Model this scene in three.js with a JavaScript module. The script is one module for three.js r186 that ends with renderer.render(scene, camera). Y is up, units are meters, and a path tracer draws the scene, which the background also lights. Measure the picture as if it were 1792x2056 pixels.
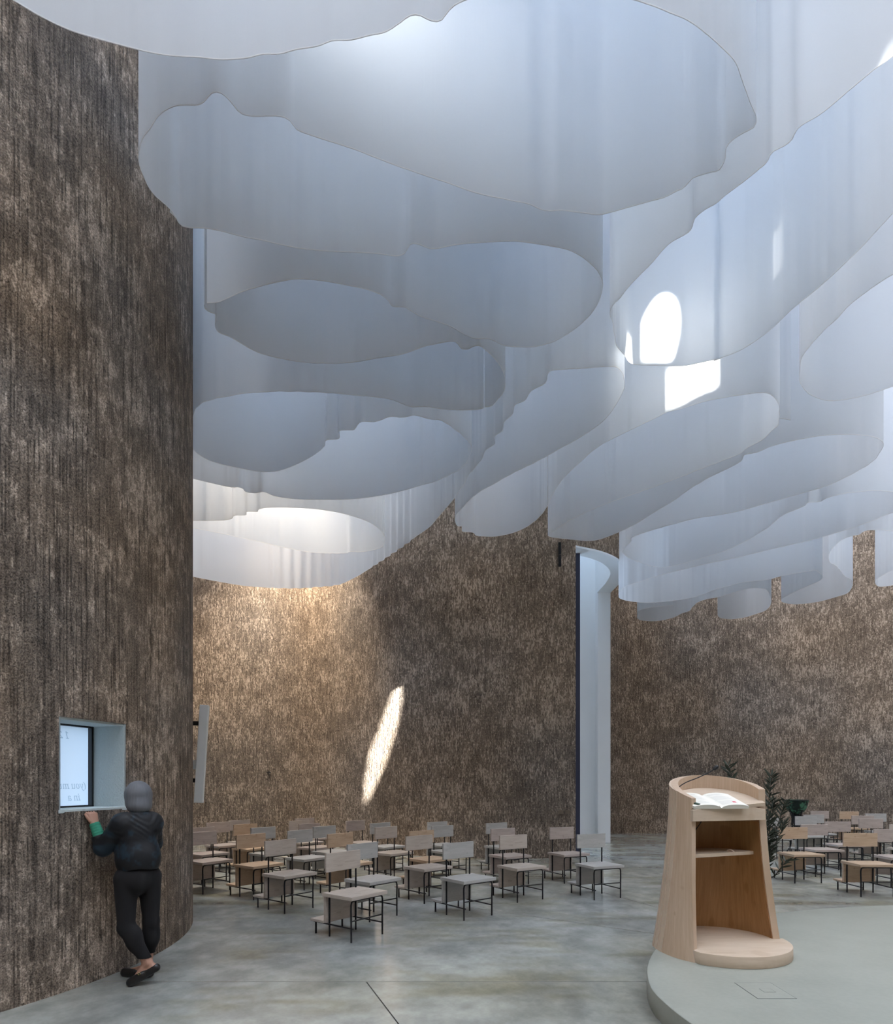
import * as THREE from 'three';
import { mergeGeometries, mergeVertices, toCreasedNormals } from 'three/addons/utils/BufferGeometryUtils.js';
import { RoundedBoxGeometry } from 'three/addons/geometries/RoundedBoxGeometry.js';
import { MarchingCubes } from 'three/addons/objects/MarchingCubes.js';

/* ------------------------------------------------------------------ camera, sky, sun, exposure */
const scene = new THREE.Scene();
const EYE = 1.55, FOCAL = 1200, HORIZON = 1572;            // shift lens: verticals stay vertical
const camera = new THREE.PerspectiveCamera(2 * Math.atan(HORIZON / FOCAL) * 180 / Math.PI, 1792 / (2 * HORIZON), 0.05, 200);
camera.position.set(0, EYE, 0);
camera.lookAt(0, EYE, -10);
camera.setViewOffset(1792, 2 * HORIZON, 0, 0, 1792, 2056);
scene.add(camera);

scene.background = new THREE.Color().setRGB(1.35, 1.85, 2.6);
const SUN = new THREE.Vector3(-0.332, -0.25, -0.8).normalize();
const sun = new THREE.DirectionalLight(new THREE.Color().setRGB(1, 0.95, 0.87), 36);
sun.name = 'sun';
sun.position.set(2, 5, -6).addScaledVector(SUN, -40);
sun.target.position.copy(sun.position).addScaledVector(SUN, 40);
sun.castShadow = true;
sun.shadow.radius = 0.8;
sun.shadow.mapSize.set(4096, 4096);
Object.assign(sun.shadow.camera, { left: -18, right: 18, top: 18, bottom: -18, near: 1, far: 80 });
scene.add(sun, sun.target);

const renderer = new THREE.WebGLRenderer({ antialias: true });
renderer.toneMapping = THREE.LinearToneMapping;
renderer.toneMappingExposure = 2.0;
renderer.shadowMap.enabled = true;

/* ------------------------------------------------------------------ helpers */
let seed = 7;
const rnd = () => { seed = (seed * 1664525 + 1013904223) >>> 0; return seed / 4294967296; };
const rr = (a, b) => a + (b - a) * rnd();
const clamp = (x, a = 0, b = 1) => Math.min(b, Math.max(a, x));
const smooth = (a, b, x) => { const t = clamp((x - a) / (b - a)); return t * t * (3 - 2 * t); };
const lin = (r, g, b) => new THREE.Color().setRGB(r, g, b);
const names = new Map();
function numbered(n) { const k = names.get(n) ?? 0; names.set(n, k + 1); return k ? n + '_' + String(k).padStart(3, '0') : n; }
function thing(name, label, category, pos = [0, 0, 0], turn = 0, group) {
  const g = new THREE.Group(); g.name = numbered(name); g.position.set(...pos); g.rotation.y = turn;
  g.userData = { label, category }; if (group) g.userData.group = group; scene.add(g); return g;
}
function structure(name, label) { const g = new THREE.Group(); g.name = name; g.userData = { kind: 'structure', label, category: name.split('_')[0] }; scene.add(g); return g; }
function part(parent, name, geo, mat, pos, rot) {
  const m = new THREE.Mesh(geo, mat); m.name = name; if (pos) m.position.set(...pos); if (rot) m.rotation.set(...rot);
  parent.add(m); return m;
}
// tileable value noise
function lattice(nx, ny, s) { let v = s * 2654435761 >>> 0; const a = new Float32Array(nx * ny); for (let i = 0; i < a.length; i++) { v = (Math.imul(v, 1664525) + 1013904223) >>> 0; a[i] = v / 4294967296; } return a; }
function noiseMap(w, h, nx, ny, s) {
  const L = lattice(nx, ny, s), out = new Float32Array(w * h), X0 = new Int32Array(w), X1 = new Int32Array(w), TX = new Float32Array(w);
  for (let x = 0; x < w; x++) { const f = x / w * nx, i = Math.floor(f), t = f - i; X0[x] = i % nx; X1[x] = (i + 1) % nx; TX[x] = t * t * (3 - 2 * t); }
  for (let y = 0; y < h; y++) {
    const f = y / h * ny, i = Math.floor(f), t0 = f - i, t = t0 * t0 * (3 - 2 * t0), a = (i % ny) * nx, b = ((i + 1) % ny) * nx;
    for (let x = 0; x < w; x++) { const p = L[a + X0[x]] + (L[a + X1[x]] - L[a + X0[x]]) * TX[x], q = L[b + X0[x]] + (L[b + X1[x]] - L[b + X0[x]]) * TX[x]; out[y * w + x] = p + (q - p) * t; }
  }
  return out;
}
function texture(w, h, fill, srgb = false, rep = [1, 1]) {
  const d = new Uint8Array(w * h * 4), o = [0, 0, 0];
  for (let i = 0; i < w * h; i++) { fill(i, o); d[i * 4] = clamp(o[0], 0, 255); d[i * 4 + 1] = clamp(o[1], 0, 255); d[i * 4 + 2] = clamp(o[2], 0, 255); d[i * 4 + 3] = 255; }
  const t = new THREE.DataTexture(d, w, h); t.wrapS = t.wrapT = THREE.RepeatWrapping; t.magFilter = THREE.LinearFilter; t.minFilter = THREE.LinearMipmapLinearFilter; t.generateMipmaps = true;
  if (srgb) t.colorSpace = THREE.SRGBColorSpace; t.repeat.set(...rep); t.needsUpdate = true; return t;
}

/* ------------------------------------------------------------------ materials */
// combed, weathered earth-brown render: vertical comb lines, pale lime smears, dark pits
function combedWall(k) {
  const N = 2048, big = noiseMap(N, N, 5, 4, 11), mid = noiseMap(N, N, 26, 20, 12), comb = noiseMap(N, N, 520, k.rows, 13), comb2 = noiseMap(N, N, 760, k.rows * 2.75, 14), blotch = noiseMap(N, N, 90, 66, 20),
    smear = noiseMap(N, N, 230, 110, 15), smear2 = noiseMap(N, N, 640, 300, 16), grit = noiseMap(N, N, 1024, 800, 17), drip = noiseMap(N, N, 420, 64, 18), hue = noiseMap(N, N, 9, 8, 19), pit = noiseMap(N, N, 700, 520, 21);
  const tone = new Float32Array(N * N), relief = new Float32Array(N * N);
  for (let i = 0; i < N * N; i++) {
    const c = comb[i] * 0.55 + comb2[i] * 0.45;
    const groove = smooth(0.4, 0.16, comb[i]) * (0.45 + 0.55 * smooth(0.3, 0.6, mid[i]));      // comb furrow
    const s = smooth(0.5, 0.8, smear[i] * 0.4 + smear2[i] * 0.35 + blotch[i] * 0.25 + (mid[i] - 0.5) * 0.3 + (big[i] - 0.5) * 0.2);
    const d = smooth(0.66, 0.9, drip[i] * 0.7 + blotch[i] * 0.3), p = smooth(0.8, 0.95, pit[i]);
    tone[i] = 0.4 + (big[i] - 0.5) * 0.1 + (mid[i] - 0.5) * 0.14 + (blotch[i] - 0.5) * 0.12 + (c - 0.5) * 0.26 * k.comb + (grit[i] - 0.5) * 0.36 * k.grit + 0.34 * Math.max(s * (0.5 + 0.5 * grit[i]), d * (0.35 + 0.65 * grit[i])) - 0.15 * groove * k.groove - 0.2 * p;
    relief[i] = 0.5 + (c - 0.5) * 0.5 + s * 0.2 + (grit[i] - 0.5) * 0.36 - groove * 0.35 - p * 0.3;
  }
  const map = texture(N, N, (i, o) => { const t = clamp(tone[i], 0.0, 1), h = hue[i] - 0.5; o[0] = 49 + 174 * t + h * 9; o[1] = 40 + 162 * t; o[2] = 31 + 148 * t - h * 10; }, true);
  const bump = texture(N, N, (i, o) => { o[0] = o[1] = o[2] = 255 * clamp(relief[i]); });
  return { map, bump };
}
// the same render further off: even brown, fine comb lines, small pale flecks in loose drifts
function fleckedWall() {
  const N = 2048, big = noiseMap(N, N, 5, 6, 41), drift = noiseMap(N, N, 30, 34, 42), drift2 = noiseMap(N, N, 90, 60, 43), comb = noiseMap(N, N, 440, 60, 44), fleck = noiseMap(N, N, 620, 260, 45), fleck2 = noiseMap(N, N, 380, 110, 46), grit = noiseMap(N, N, 1024, 900, 47), dark = noiseMap(N, N, 700, 400, 48), hue = noiseMap(N, N, 6, 5, 49);
  const tone = (i) => { const d = (drift[i] * 0.5 + drift2[i] * 0.35 + big[i] * 0.15), f = smooth(0.58, 0.86, fleck[i] * 0.75 + d * 0.38), g = smooth(0.66, 0.9, fleck2[i] * 0.75 + d * 0.34); return 0.4 + (big[i] - 0.5) * 0.05 + (d - 0.5) * 0.12 + (comb[i] - 0.5) * 0.2 + (grit[i] - 0.5) * 0.22 + 0.3 * Math.max(f, g) - 0.16 * smooth(0.68, 0.9, dark[i]); };
  const map = texture(N, N, (i, o) => { const t = clamp(tone(i)), h = hue[i] - 0.5; o[0] = 49 + 174 * t + h * 9; o[1] = 40 + 162 * t; o[2] = 31 + 148 * t - h * 10; }, true);
  const bump = texture(N, N, (i, o) => { o[0] = o[1] = o[2] = 255 * clamp(0.5 + (comb[i] - 0.5) * 0.6 + (grit[i] - 0.5) * 0.3 + (fleck[i] - 0.5) * 0.25 - 0.3 * smooth(0.7, 0.9, dark[i])); });
  return { map, bump };
}
const wallNear = combedWall({ comb: 1, grit: 1, groove: 1, rows: 16 }), wallFar = fleckedWall();
function wallMaterial(wallTex, tile, tint, bumpScale) {
  const map = wallTex.map.clone(), bump = wallTex.bump.clone(); map.repeat.set(1 / tile, 1 / tile); bump.repeat.set(1 / tile, 1 / tile);
  return new THREE.MeshStandardMaterial({ map, bumpMap: bump, bumpScale, roughness: 0.93, color: tint });
}
const M = {}, RENDER = lin(1.05, 1.05, 1.08);      // one render on every wall
M.wall = wallMaterial(wallNear, 5.6, RENDER, 0.012);
M.wallFar = wallMaterial(wallFar, 9.5, RENDER, 0.016);
function concrete() {
  const N = 1536, a = noiseMap(N, N, 6, 6, 31), b = noiseMap(N, N, 17, 15, 32), c = noiseMap(N, N, 60, 52, 33), d = noiseMap(N, N, 200, 170, 34), e = noiseMap(N, N, 640, 600, 35), st = noiseMap(N, N, 9, 26, 36), h = noiseMap(N, N, 8, 7, 37), f = noiseMap(N, N, 26, 80, 38);
  const map = texture(N, N, (i, o) => {
    let t = 0.59 + (a[i] - 0.5) * 0.16 + (b[i] - 0.5) * 0.18 + (c[i] - 0.5) * 0.15 + (d[i] - 0.5) * 0.06 + (e[i] - 0.5) * 0.04;
    const stain = smooth(0.46, 0.85, st[i] * 0.4 + f[i] * 0.2 + b[i] * 0.25 + c[i] * 0.15); t -= stain * 0.22;
    const w = (h[i] - 0.5) * 12 + stain * 12; o[0] = 60 + 190 * t + w * 0.5; o[1] = 62 + 190 * t + w * 0.15; o[2] = 59 + 184 * t - w * 0.7;
  }, true);
  const rough = texture(N, N, (i, o) => { const v = 0.2 + (b[i] - 0.5) * 0.06 + (c[i] - 0.5) * 0.05 + (d[i] - 0.5) * 0.03; o[0] = o[1] = o[2] = 255 * clamp(v, 0.12, 0.25); });
  const bump = texture(N, N, (i, o) => { o[0] = o[1] = o[2] = 255 * clamp(0.5 + (c[i] - 0.5) * 0.5 + (d[i] - 0.5) * 0.3); });
  return { map, rough, bump };
}
const conc = concrete();
const rep = (t, s) => { const c = t.clone(); c.repeat.set(1 / s, 1 / s); return c; };
M.floor = new THREE.MeshPhysicalMaterial({ map: rep(conc.map, 7.7), roughnessMap: rep(conc.rough, 7.7), roughness: 1, bumpMap: rep(conc.bump, 7.7), bumpScale: 0.0012, color: lin(0.84, 0.83, 0.82), specularIntensity: 1 });
M.joint = new THREE.MeshStandardMaterial({ color: lin(0.06, 0.06, 0.055), roughness: 0.9 });
M.platform = new THREE.MeshPhysicalMaterial({ map: texture(512, 512, ((a, b, c) => (i, o) => { const t = (a[i] - 0.5) * 9 + (b[i] - 0.5) * 7 + (c[i] - 0.5) * 5; o[0] = 161 + t; o[1] = 163 + t; o[2] = 152 + t; })(noiseMap(512, 512, 5, 5, 81), noiseMap(512, 512, 22, 20, 82), noiseMap(512, 512, 200, 190, 83)), true, [0.25, 0.25]), roughness: 0.4 });
M.white = new THREE.MeshStandardMaterial({ color: lin(0.86, 0.89, 0.91), roughness: 0.75 });
M.ceiling = new THREE.MeshStandardMaterial({ color: lin(0.72, 0.74, 0.76), roughness: 0.9 });
M.opal = new THREE.MeshPhysicalMaterial({ color: lin(0.82, 0.81, 0.82), roughness: 1, transmission: 1, thickness: 0, specularIntensity: 0.2 });
M.glass = new THREE.MeshPhysicalMaterial({ color: lin(0.95, 0.98, 1), roughness: 0.02, transmission: 1, thickness: 0 });
M.navy = new THREE.MeshStandardMaterial({ color: lin(0.035, 0.042, 0.085), roughness: 0.5 });
M.black = new THREE.MeshStandardMaterial({ color: lin(0.012, 0.012, 0.013), roughness: 0.45 });
M.rod = new THREE.MeshStandardMaterial({ color: lin(0.016, 0.016, 0.018), roughness: 0.4, metalness: 0.3 });
M.steel = new THREE.MeshStandardMaterial({ color: lin(0.6, 0.62, 0.64), roughness: 0.35, metalness: 0.9 });
M.speaker = new THREE.MeshStandardMaterial({ color: lin(0.85, 0.85, 0.83), roughness: 0.5 });
const folds = (() => { const N = 2048, a = noiseMap(N, 4, 46, 1, 91), b = noiseMap(N, 4, 110, 1, 92), c = noiseMap(N, 4, 280, 1, 93), e = noiseMap(N, 4, 14, 1, 94); return texture(N, 4, (i, o) => { const k = smooth(0.35, 0.75, e[i]); o[0] = o[1] = o[2] = 255 * clamp(0.5 + (a[i] - 0.5) * 0.5 + (b[i] - 0.5) * 0.35 * (0.3 + k) + (c[i] - 0.5) * 0.16 * k); }, false, [1 / 17, 1]); })();   // soft vertical folds of the cloth
M.cloth = new THREE.MeshPhysicalMaterial({ bumpMap: folds, bumpScale: 0.06, color: lin(0.8, 0.83, 0.87), roughness: 1, transmission: 0.46, thickness: 0, specularIntensity: 0.15, side: THREE.DoubleSide });
M.hem = new THREE.MeshPhysicalMaterial({ color: lin(0.92, 0.92, 0.92), roughness: 1, transmission: 0.6, thickness: 0, specularIntensity: 0.15 });
function wood(a, b, s, amount = 1) {
  const W = 512, H = 256, g = noiseMap(W, H, 5, 40, s), g2 = noiseMap(W, H, 14, 110, s + 1), m = noiseMap(W, H, 3, 5, s + 2), k = noiseMap(W, H, 9, 7, s + 3), f = noiseMap(W, H, 40, 256, s + 4);
  return texture(W, H, (i, o) => { const knot = smooth(0.83, 0.97, k[i]); const t = clamp(0.5 + ((g[i] - 0.5) * 0.8 + (g2[i] - 0.5) * 0.5 + (m[i] - 0.5) * 0.8 + (f[i] - 0.5) * 0.3) * amount + knot * 0.7); for (let c = 0; c < 3; c++) o[c] = a[c] + (b[c] - a[c]) * t; }, true);
}
const chairTones = [
  wood([200, 189, 178], [176, 163, 151], 101, 0.6), wood([208, 184, 158], [180, 152, 124], 111, 0.6), wood([194, 192, 188], [170, 168, 164], 121, 0.6), wood([192, 179, 170], [168, 154, 145], 131, 0.6),
].map((map) => new THREE.MeshStandardMaterial({ map, roughness: 0.42 }));
M.birch = new THREE.MeshStandardMaterial({ map: wood([214, 190, 166], [192, 164, 136], 141, 0.55), roughness: 0.5 });
M.shadeBirch = new THREE.MeshStandardMaterial({ map: wood([186, 144, 98], [156, 112, 68], 161, 0.6), roughness: 0.55 });  // birch browned and darkened to carry the shade inside the lectern
M.birchEdge = new THREE.MeshStandardMaterial({ map: wood([218, 199, 178], [200, 177, 152], 151, 0.55), roughness: 0.5 });

/* ------------------------------------------------------------------ plan curves */
function resample(pts, step, closed = false) {
  const c = new THREE.CatmullRomCurve3(pts.map(([x, z]) => new THREE.Vector3(x, 0, z)), closed, 'centripetal');
  c.arcLengthDivisions = pts.length * 16; const n = Math.max(2, Math.round(c.getLength() / step)); return c.getSpacedPoints(n);
}
function normals2(P) { return P.map((p, i) => { const a = P[Math.max(0, i - 1)], b = P[Math.min(P.length - 1, i + 1)], d = new THREE.Vector3(b.x - a.x, 0, b.z - a.z).normalize(); return new THREE.Vector3(-d.z, 0, d.x); }); }
// a thick wall standing on a plan curve; the room is on the side of +side * normal; uv in metres
function curvedWall(P, y0, y1, thick, side, s0 = 0) {
  const N = normals2(P), pos = [], uv = [], idx = []; let s = s0; const S = P.map((p, i) => (i ? (s += p.distanceTo(P[i - 1])) : s));
  const face = (A, B, ua, ub, flip) => { const o = pos.length / 3; for (let i = 0; i < P.length; i++) { pos.push(...A(i), ...B(i)); uv.push(...ua(i), ...ub(i)); }
    for (let i = 0; i < P.length - 1; i++) { const a = o + 2 * i; flip ? idx.push(a, a + 1, a + 2, a + 1, a + 3, a + 2) : idx.push(a, a + 2, a + 1, a + 1, a + 2, a + 3); } };
  const inn = (y) => (i) => [P[i].x, y, P[i].z], out = (y) => (i) => [P[i].x - side * N[i].x * thick, y, P[i].z - side * N[i].z * thick];
  const u = (y) => (i) => [S[i], y];
  face(inn(y0), inn(y1), u(y0), u(y1), side > 0); face(out(y0), out(y1), u(y0), u(y1), side < 0);
  face(inn(y1), out(y1), u(y1), u(y1 + thick), side > 0); face(inn(y0), out(y0), u(y0), u(y0 - thick), side < 0);
  for (const i of [0, P.length - 1]) { const o = pos.length / 3; pos.push(...inn(y0)(i), ...inn(y1)(i), ...out(y0)(i), ...out(y1)(i)); uv.push(S[i], y0, S[i], y1, S[i] + thick, y0, S[i] + thick, y1); idx.push(o, o + 1, o + 2, o + 1, o + 3, o + 2); }
  const g = new THREE.BufferGeometry(); g.setAttribute('position', new THREE.Float32BufferAttribute(pos, 3)); g.setAttribute('uv', new THREE.Float32BufferAttribute(uv, 2)); g.setIndex(idx); g.computeVertexNormals(); return g;
}

/* ------------------------------------------------------------------ room shell */
const ROOF = 10.6;
const DRUM = { x: -5.72, z: -5.55, r: 3.1, t: 0.45 };
const arcPts = (c, r, a0, a1, n) => Array.from({ length: n + 1 }, (_, i) => { const a = (a0 + (a1 - a0) * i / n) * Math.PI / 180; return new THREE.Vector3(c.x + Math.cos(a) * r, 0, c.z + Math.sin(a) * r); });

// floor: polished concrete slabs with saw-cut joints
const floor = structure('floor', 'polished grey concrete floor with saw cut joints');
{
  const bed = new THREE.BoxGeometry(27, 0.3, 27); part(floor, 'joint_bed', bed, M.joint, [2.5, -0.162, -6.5]);
  const clip = (poly, px, pz, nx, nz) => { const out = []; for (let i = 0; i < poly.length; i++) { const a = poly[i], b = poly[(i + 1) % poly.length], da = (a[0] - px) * nx + (a[1] - pz) * nz, db = (b[0] - px) * nx + (b[1] - pz) * nz; if (da >= 0) out.push(a); if ((da >= 0) !== (db >= 0)) { const t = da / (da - db); out.push([a[0] + (b[0] - a[0]) * t, a[1] + (b[1] - a[1]) * t]); } } return out; };
  let slabs = [[[-11, -20], [16, -20], [16, 7], [-11, 7]]];
  const cut = (p, q, test) => { const dx = q[0] - p[0], dz = q[1] - p[1], l = Math.hypot(dx, dz), nx = -dz / l, nz = dx / l, g = 0.005; slabs = slabs.flatMap((s) => (test(s) ? [clip(s, p[0] + nx * g, p[1] + nz * g, nx, nz), clip(s, p[0] - nx * g, p[1] - nz * g, -nx, -nz)] : [s]).filter((k) => k.length > 2)); };
  const mid = (s) => s.reduce((m, p) => [m[0] + p[0] / s.length, m[1] + p[1] / s.length], [0, 0]);
  cut([-3, -4.66], [3, -4.66], () => true);
  cut([-0.625, -4.66], [-0.307, -3.84], (s) => mid(s)[1] > -4.66);
  cut([0.66, -7.18], [2.08, -6.18], (s) => mid(s)[1] < -4.66);
  cut([2.35, -8.12], [0.2, -13.6], (s) => mid(s)[1] < -8);
  for (const s of slabs) {
    const sh = new THREE.Shape(s.map(([x, z]) => new THREE.Vector2(x, -z)));
    const g = new THREE.ExtrudeGeometry(sh, { depth: 0.012, bevelEnabled: false }); g.rotateX(-Math.PI / 2);
    part(floor, 'slab', g, M.floor, [0, -0.012, 0]);
  }
}
// left drum wall with its window opening (angles in degrees round the drum)
const WIN = { a0: 22.0, a1: 10.5, y0: 1.335, y1: 2.04, depth: 0.34 };
{
  const w = structure('wall_left', 'rounded brown combed render wall bulging in from the left with a deep window');
  const R = DRUM.r, arc = (a0, a1) => arcPts(DRUM, R, a0, a1, Math.max(2, Math.ceil(Math.abs(a1 - a0) / 1.5))), S = (a) => (-a * Math.PI / 180) * R;
  const gs = [curvedWall(arc(145, WIN.a0), 0, ROOF, DRUM.t, 1, S(145)), curvedWall(arc(WIN.a1, -142), 0, ROOF, DRUM.t, 1, S(WIN.a1)),
    curvedWall(arc(WIN.a0, WIN.a1), 0, WIN.y0, DRUM.t, 1, S(WIN.a0)), curvedWall(arc(WIN.a0, WIN.a1), WIN.y1, ROOF, DRUM.t, 1, S(WIN.a0))];
  part(w, 'render_face', mergeGeometries(gs), M.wall);
  part(w, 'court_reflector', new THREE.CylinderGeometry(2.645, 2.645, ROOF, 64, 1, true, (90 - 8) * Math.PI / 180 - 150 * Math.PI / 180, 140 * Math.PI / 180), M.white, [DRUM.x, ROOF / 2, DRUM.z]);  // unseen white reflector, added to brighten the frosted pane
}
// window set in the drum: plaster reveals, dark frame, frosted pane with handwriting
{
  const w = structure('window_1', 'small deep-set window with frosted pane in the rounded left wall');
  const am = (WIN.a0 + WIN.a1) / 2 * Math.PI / 180, n = new THREE.Vector3(Math.cos(am), 0, Math.sin(am)), t = new THREE.Vector3(n.z, 0, -n.x);   // t runs to the far side
  const P = (a) => new THREE.Vector3(DRUM.x + Math.cos(a * Math.PI / 180) * DRUM.r, 0, DRUM.z + Math.sin(a * Math.PI / 180) * DRUM.r);
  const near = P(WIN.a0), far = P(WIN.a1), width = near.distanceTo(far), c = near.clone().add(far).multiplyScalar(0.5), h = WIN.y1 - WIN.y0, D = WIN.depth;
  w.position.set(c.x, (WIN.y0 + WIN.y1) / 2, c.z); w.rotation.y = Math.atan2(n.x, n.z);      // local +z looks into the room, local +x towards the camera side
  const bump = rep(conc.bump, 0.8);
  const reveal = new THREE.MeshStandardMaterial({ color: lin(0.56, 0.63, 0.63), roughness: 0.8, bumpMap: bump, bumpScale: 0.006 });
  const rb = (sx, sy, sz) => new RoundedBoxGeometry(sx, sy, sz, 3, 0.006), half = (WIN.a0 - WIN.a1) / 2 * Math.PI / 180, inner = width - 2 * D * Math.tan(half);
  for (const s of [-1, 1]) part(w, 'reveal', rb(0.02, h, D + 0.06), reveal, [s * (width / 2 - (D / 2 + 0.03) * Math.tan(half) - 0.006), 0, -D / 2 - 0.03], [0, s * half, 0]);
  const trap = (y, o) => { const q = new THREE.Shape([[-width / 2, 0.012 - o], [width / 2, 0.012 - o], [inner / 2, D + 0.06], [-inner / 2, D + 0.06]].map(([x, z]) => new THREE.Vector2(x, z))); return new THREE.ExtrudeGeometry(q, { depth: 0.02, bevelEnabled: true, bevelSize: 0.004, bevelThickness: 0.004, bevelSegments: 2 }).rotateX(-Math.PI / 2).translate(0, y - 0.01, 0); };
  part(w, 'reveal', trap(h / 2 - 0.004, 0), reveal); part(w, 'sill', trap(-h / 2 + 0.004, 0.012), reveal);
  const fw = 0.018;
  for (const [x, y, sx, sy] of [[-inner / 2 + 0.013 + fw / 2, 0, fw, h], [inner / 2 - 0.013 - fw / 2, 0, fw, h], [0, h / 2 - 0.013 - fw / 2, inner, fw], [0, -h / 2 + 0.013 + fw / 2, inner, fw]]) part(w, 'frame', new THREE.BoxGeometry(sx, sy, 0.04), M.black, [x, y, -D + 0.03]);
  // handwriting as seen from inside: mirrored, in thin grey marker
  const cv = document.createElement('canvas'); cv.width = 700; cv.height = 800; const g = cv.getContext('2d');
  g.fillStyle = '#f6fafb'; g.fillRect(0, 0, 700, 800);
  g.save(); g.translate(700, 0); g.scale(-1, 1); g.fillStyle = '#b9c6cc'; g.transform(1, 0, -0.28, 1, 0, 0);
  g.font = '92px serif'; g.fillText('1 2', 300, 150); g.font = '84px serif'; g.fillText('(you mu', 230, 610); g.fillText('in a', 330, 720); g.restore();
  const tx = new THREE.CanvasTexture(cv); tx.colorSpace = THREE.SRGBColorSpace;
  part(w, 'pane', new THREE.PlaneGeometry(inner, h), new THREE.MeshPhysicalMaterial({ map: tx, roughness: 1, transmission: 0.85, thickness: 0, side: THREE.DoubleSide }), [0, 0, -D + 0.012]);
}
const BACK = [[-8.0, -8.1], [-8.9, -9.6], [-8.9, -11.5], [-7.9, -13.5], [-6.3, -14.8], [-4.6, -15.2], [-3.1, -14.8], [-1.95, -13.85], [-0.975, -12.95], [0.1, -12.4], [1.2, -12.22], [2.0, -12.28], [2.7, -12.5]];
const NOSE = [[2.7, -12.5], [3.35, -12.83], [3.85, -13.3], [4.17, -13.9], [4.27, -14.6], [4.25, -15.5]];
const RIGHT = [[4.22, -18.3], [5.4, -18.35], [6.8, -18.2], [8.8, -17.6], [10.9, -16.7], [13.2, -14.6], [14.6, -11], [14.8, -6], [14.2, -2]];
const FRONT = [[14.2, -2], [12.5, 2.6], [8.5, 4.8], [3, 5.3], [-2.5, 4.6], [-6.5, 2.2], [-8.1, -0.6], [-8.0, -3.2]];
const STREAK_GOBO = [[6.586, 9.7], [6.629, 9.092], [6.55, 8.534], [6.365, 7.762], [6.102, 7.019], [6.11, 7.608], [6.173, 8.143], [6.372, 8.847], [6.508, 9.31]];  // added opening outline, shaped to throw the sun streak on the back wall
const pBack = resample(BACK, 0.12), pNose = resample(NOSE, 0.08), pRight = resample(RIGHT, 0.15), pFront = resample(FRONT, 0.03);
{
  const b = structure('wall_back', 'curved brown combed render wall behind the left chairs');
  part(b, 'render_face', curvedWall(pBack, 0, ROOF, 0.42, 1), M.wallFar);
  const r = structure('wall_right', 'curved brown combed render wall behind the right chairs');
  part(r, 'render_face', curvedWall(pRight, 0, ROOF, 0.42, 1), M.wallFar);
  const f = structure('wall_front', 'brown combed render wall behind the viewer');
  // openings added high in it, out of view, shaped to throw the sun patches
  const PATCH_GOBO = Array.from({ length: 40 }, (_, k) => { const q = k / 40 * Math.PI * 2, x = 0.19 * Math.cos(q), y = 0.5 * Math.sin(q); return [clamp(6.89 + x * 0.95 + y * 0.2, 6.71, 7.11), clamp(9.62 + y * 0.95 - x * 0.1, 9.43, 10.16)]; });
  const OPEN = [{ x1: 7.86, x0: 7.5, y0: 9.56, y1: 10.15 }, { x1: 7.14, x0: 6.68, y0: 9.2, y1: 10.2, slit: PATCH_GOBO }, { x1: 6.66, x0: 5.6, y0: 6.5, y1: 9.9, slit: STREAK_GOBO }, { x1: 3.8, x0: 2.8, y0: 9.45, y1: 10.3 }], pieces = []; let from = 0;
  const arcTo = (i) => { let q = 0; for (let k = 1; k <= i; k++) q += pFront[k].distanceTo(pFront[k - 1]); return q; };
  for (const o of OPEN) {
    o.i0 = pFront.findIndex((p) => p.x < o.x1); o.i1 = pFront.findIndex((p) => p.x < o.x0);
    pieces.push(curvedWall(pFront.slice(from, o.i0 + 1), 0, ROOF, 0.42, 1, arcTo(from)), curvedWall(pFront.slice(o.i0, o.i1 + 1), 0, o.y0, 0.42, 1, arcTo(o.i0)), curvedWall(pFront.slice(o.i0, o.i1 + 1), o.y1, ROOF, 0.42, 1, arcTo(o.i0))); from = o.i1;
  }
  pieces.push(curvedWall(pFront.slice(from), 0, ROOF, 0.42, 1, arcTo(from)));
  part(f, 'render_face', mergeGeometries(pieces), M.wallFar);
  OPEN.forEach((o, k) => {
    const a = pFront[o.i0], b = pFront[o.i1], w = structure('window_' + (k + 2), o.slit ? 'added unseen opening behind the viewer shaped to throw a sun patch' : 'added unseen high window behind the viewer throwing sun on the curtains');
    w.position.set((a.x + b.x) / 2, 0, (a.z + b.z) / 2 + 0.2); w.rotation.y = Math.atan2(-(a.z - b.z), a.x - b.x);
    const W = a.distanceTo(b);
    if (!o.slit) { part(w, 'pane', new THREE.PlaneGeometry(W, o.y1 - o.y0), M.glass, [0, (o.y0 + o.y1) / 2, 0]); return; }
    const sh = new THREE.Shape([[-W / 2, o.y0], [W / 2, o.y0], [W / 2, o.y1], [-W / 2, o.y1]].map((p) => new THREE.Vector2(...p)));
    sh.holes.push(new THREE.Path(o.slit.map(([x, y]) => new THREE.Vector2(x - (a.x + b.x) / 2, y))));
    part(w, 'gobo_panel', new THREE.ExtrudeGeometry(sh, { depth: 0.04, bevelEnabled: false }), M.wallFar);  // unseen board added to shape the sun beam
    part(w, 'pane', new THREE.PlaneGeometry(W, o.y1 - o.y0), M.glass, [0, (o.y0 + o.y1) / 2, 0.08]);
  });
  // tall doorway cut in the rounded end of the back wall
  const LINTEL = 6.5, T = 0.33;
  const d = structure('door_1', 'tall doorway with curved white soffit and white jamb');
  part(d, 'lintel_face', curvedWall(pNose, LINTEL + 0.02, ROOF, T, 1), M.wallFar);
  part(d, 'soffit', curvedWall(pNose, LINTEL - 0.02, LINTEL + 0.02, T, 1), M.white);
  part(d, 'inner_lining', curvedWall(pNose.map((p, i) => { const n = normals2(pNose)[i]; return new THREE.Vector3(p.x - n.x * (T + 0.001), 0, p.z - n.z * (T + 0.001)); }), LINTEL - 0.02, ROOF, 0.02, 1), M.white);
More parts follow.
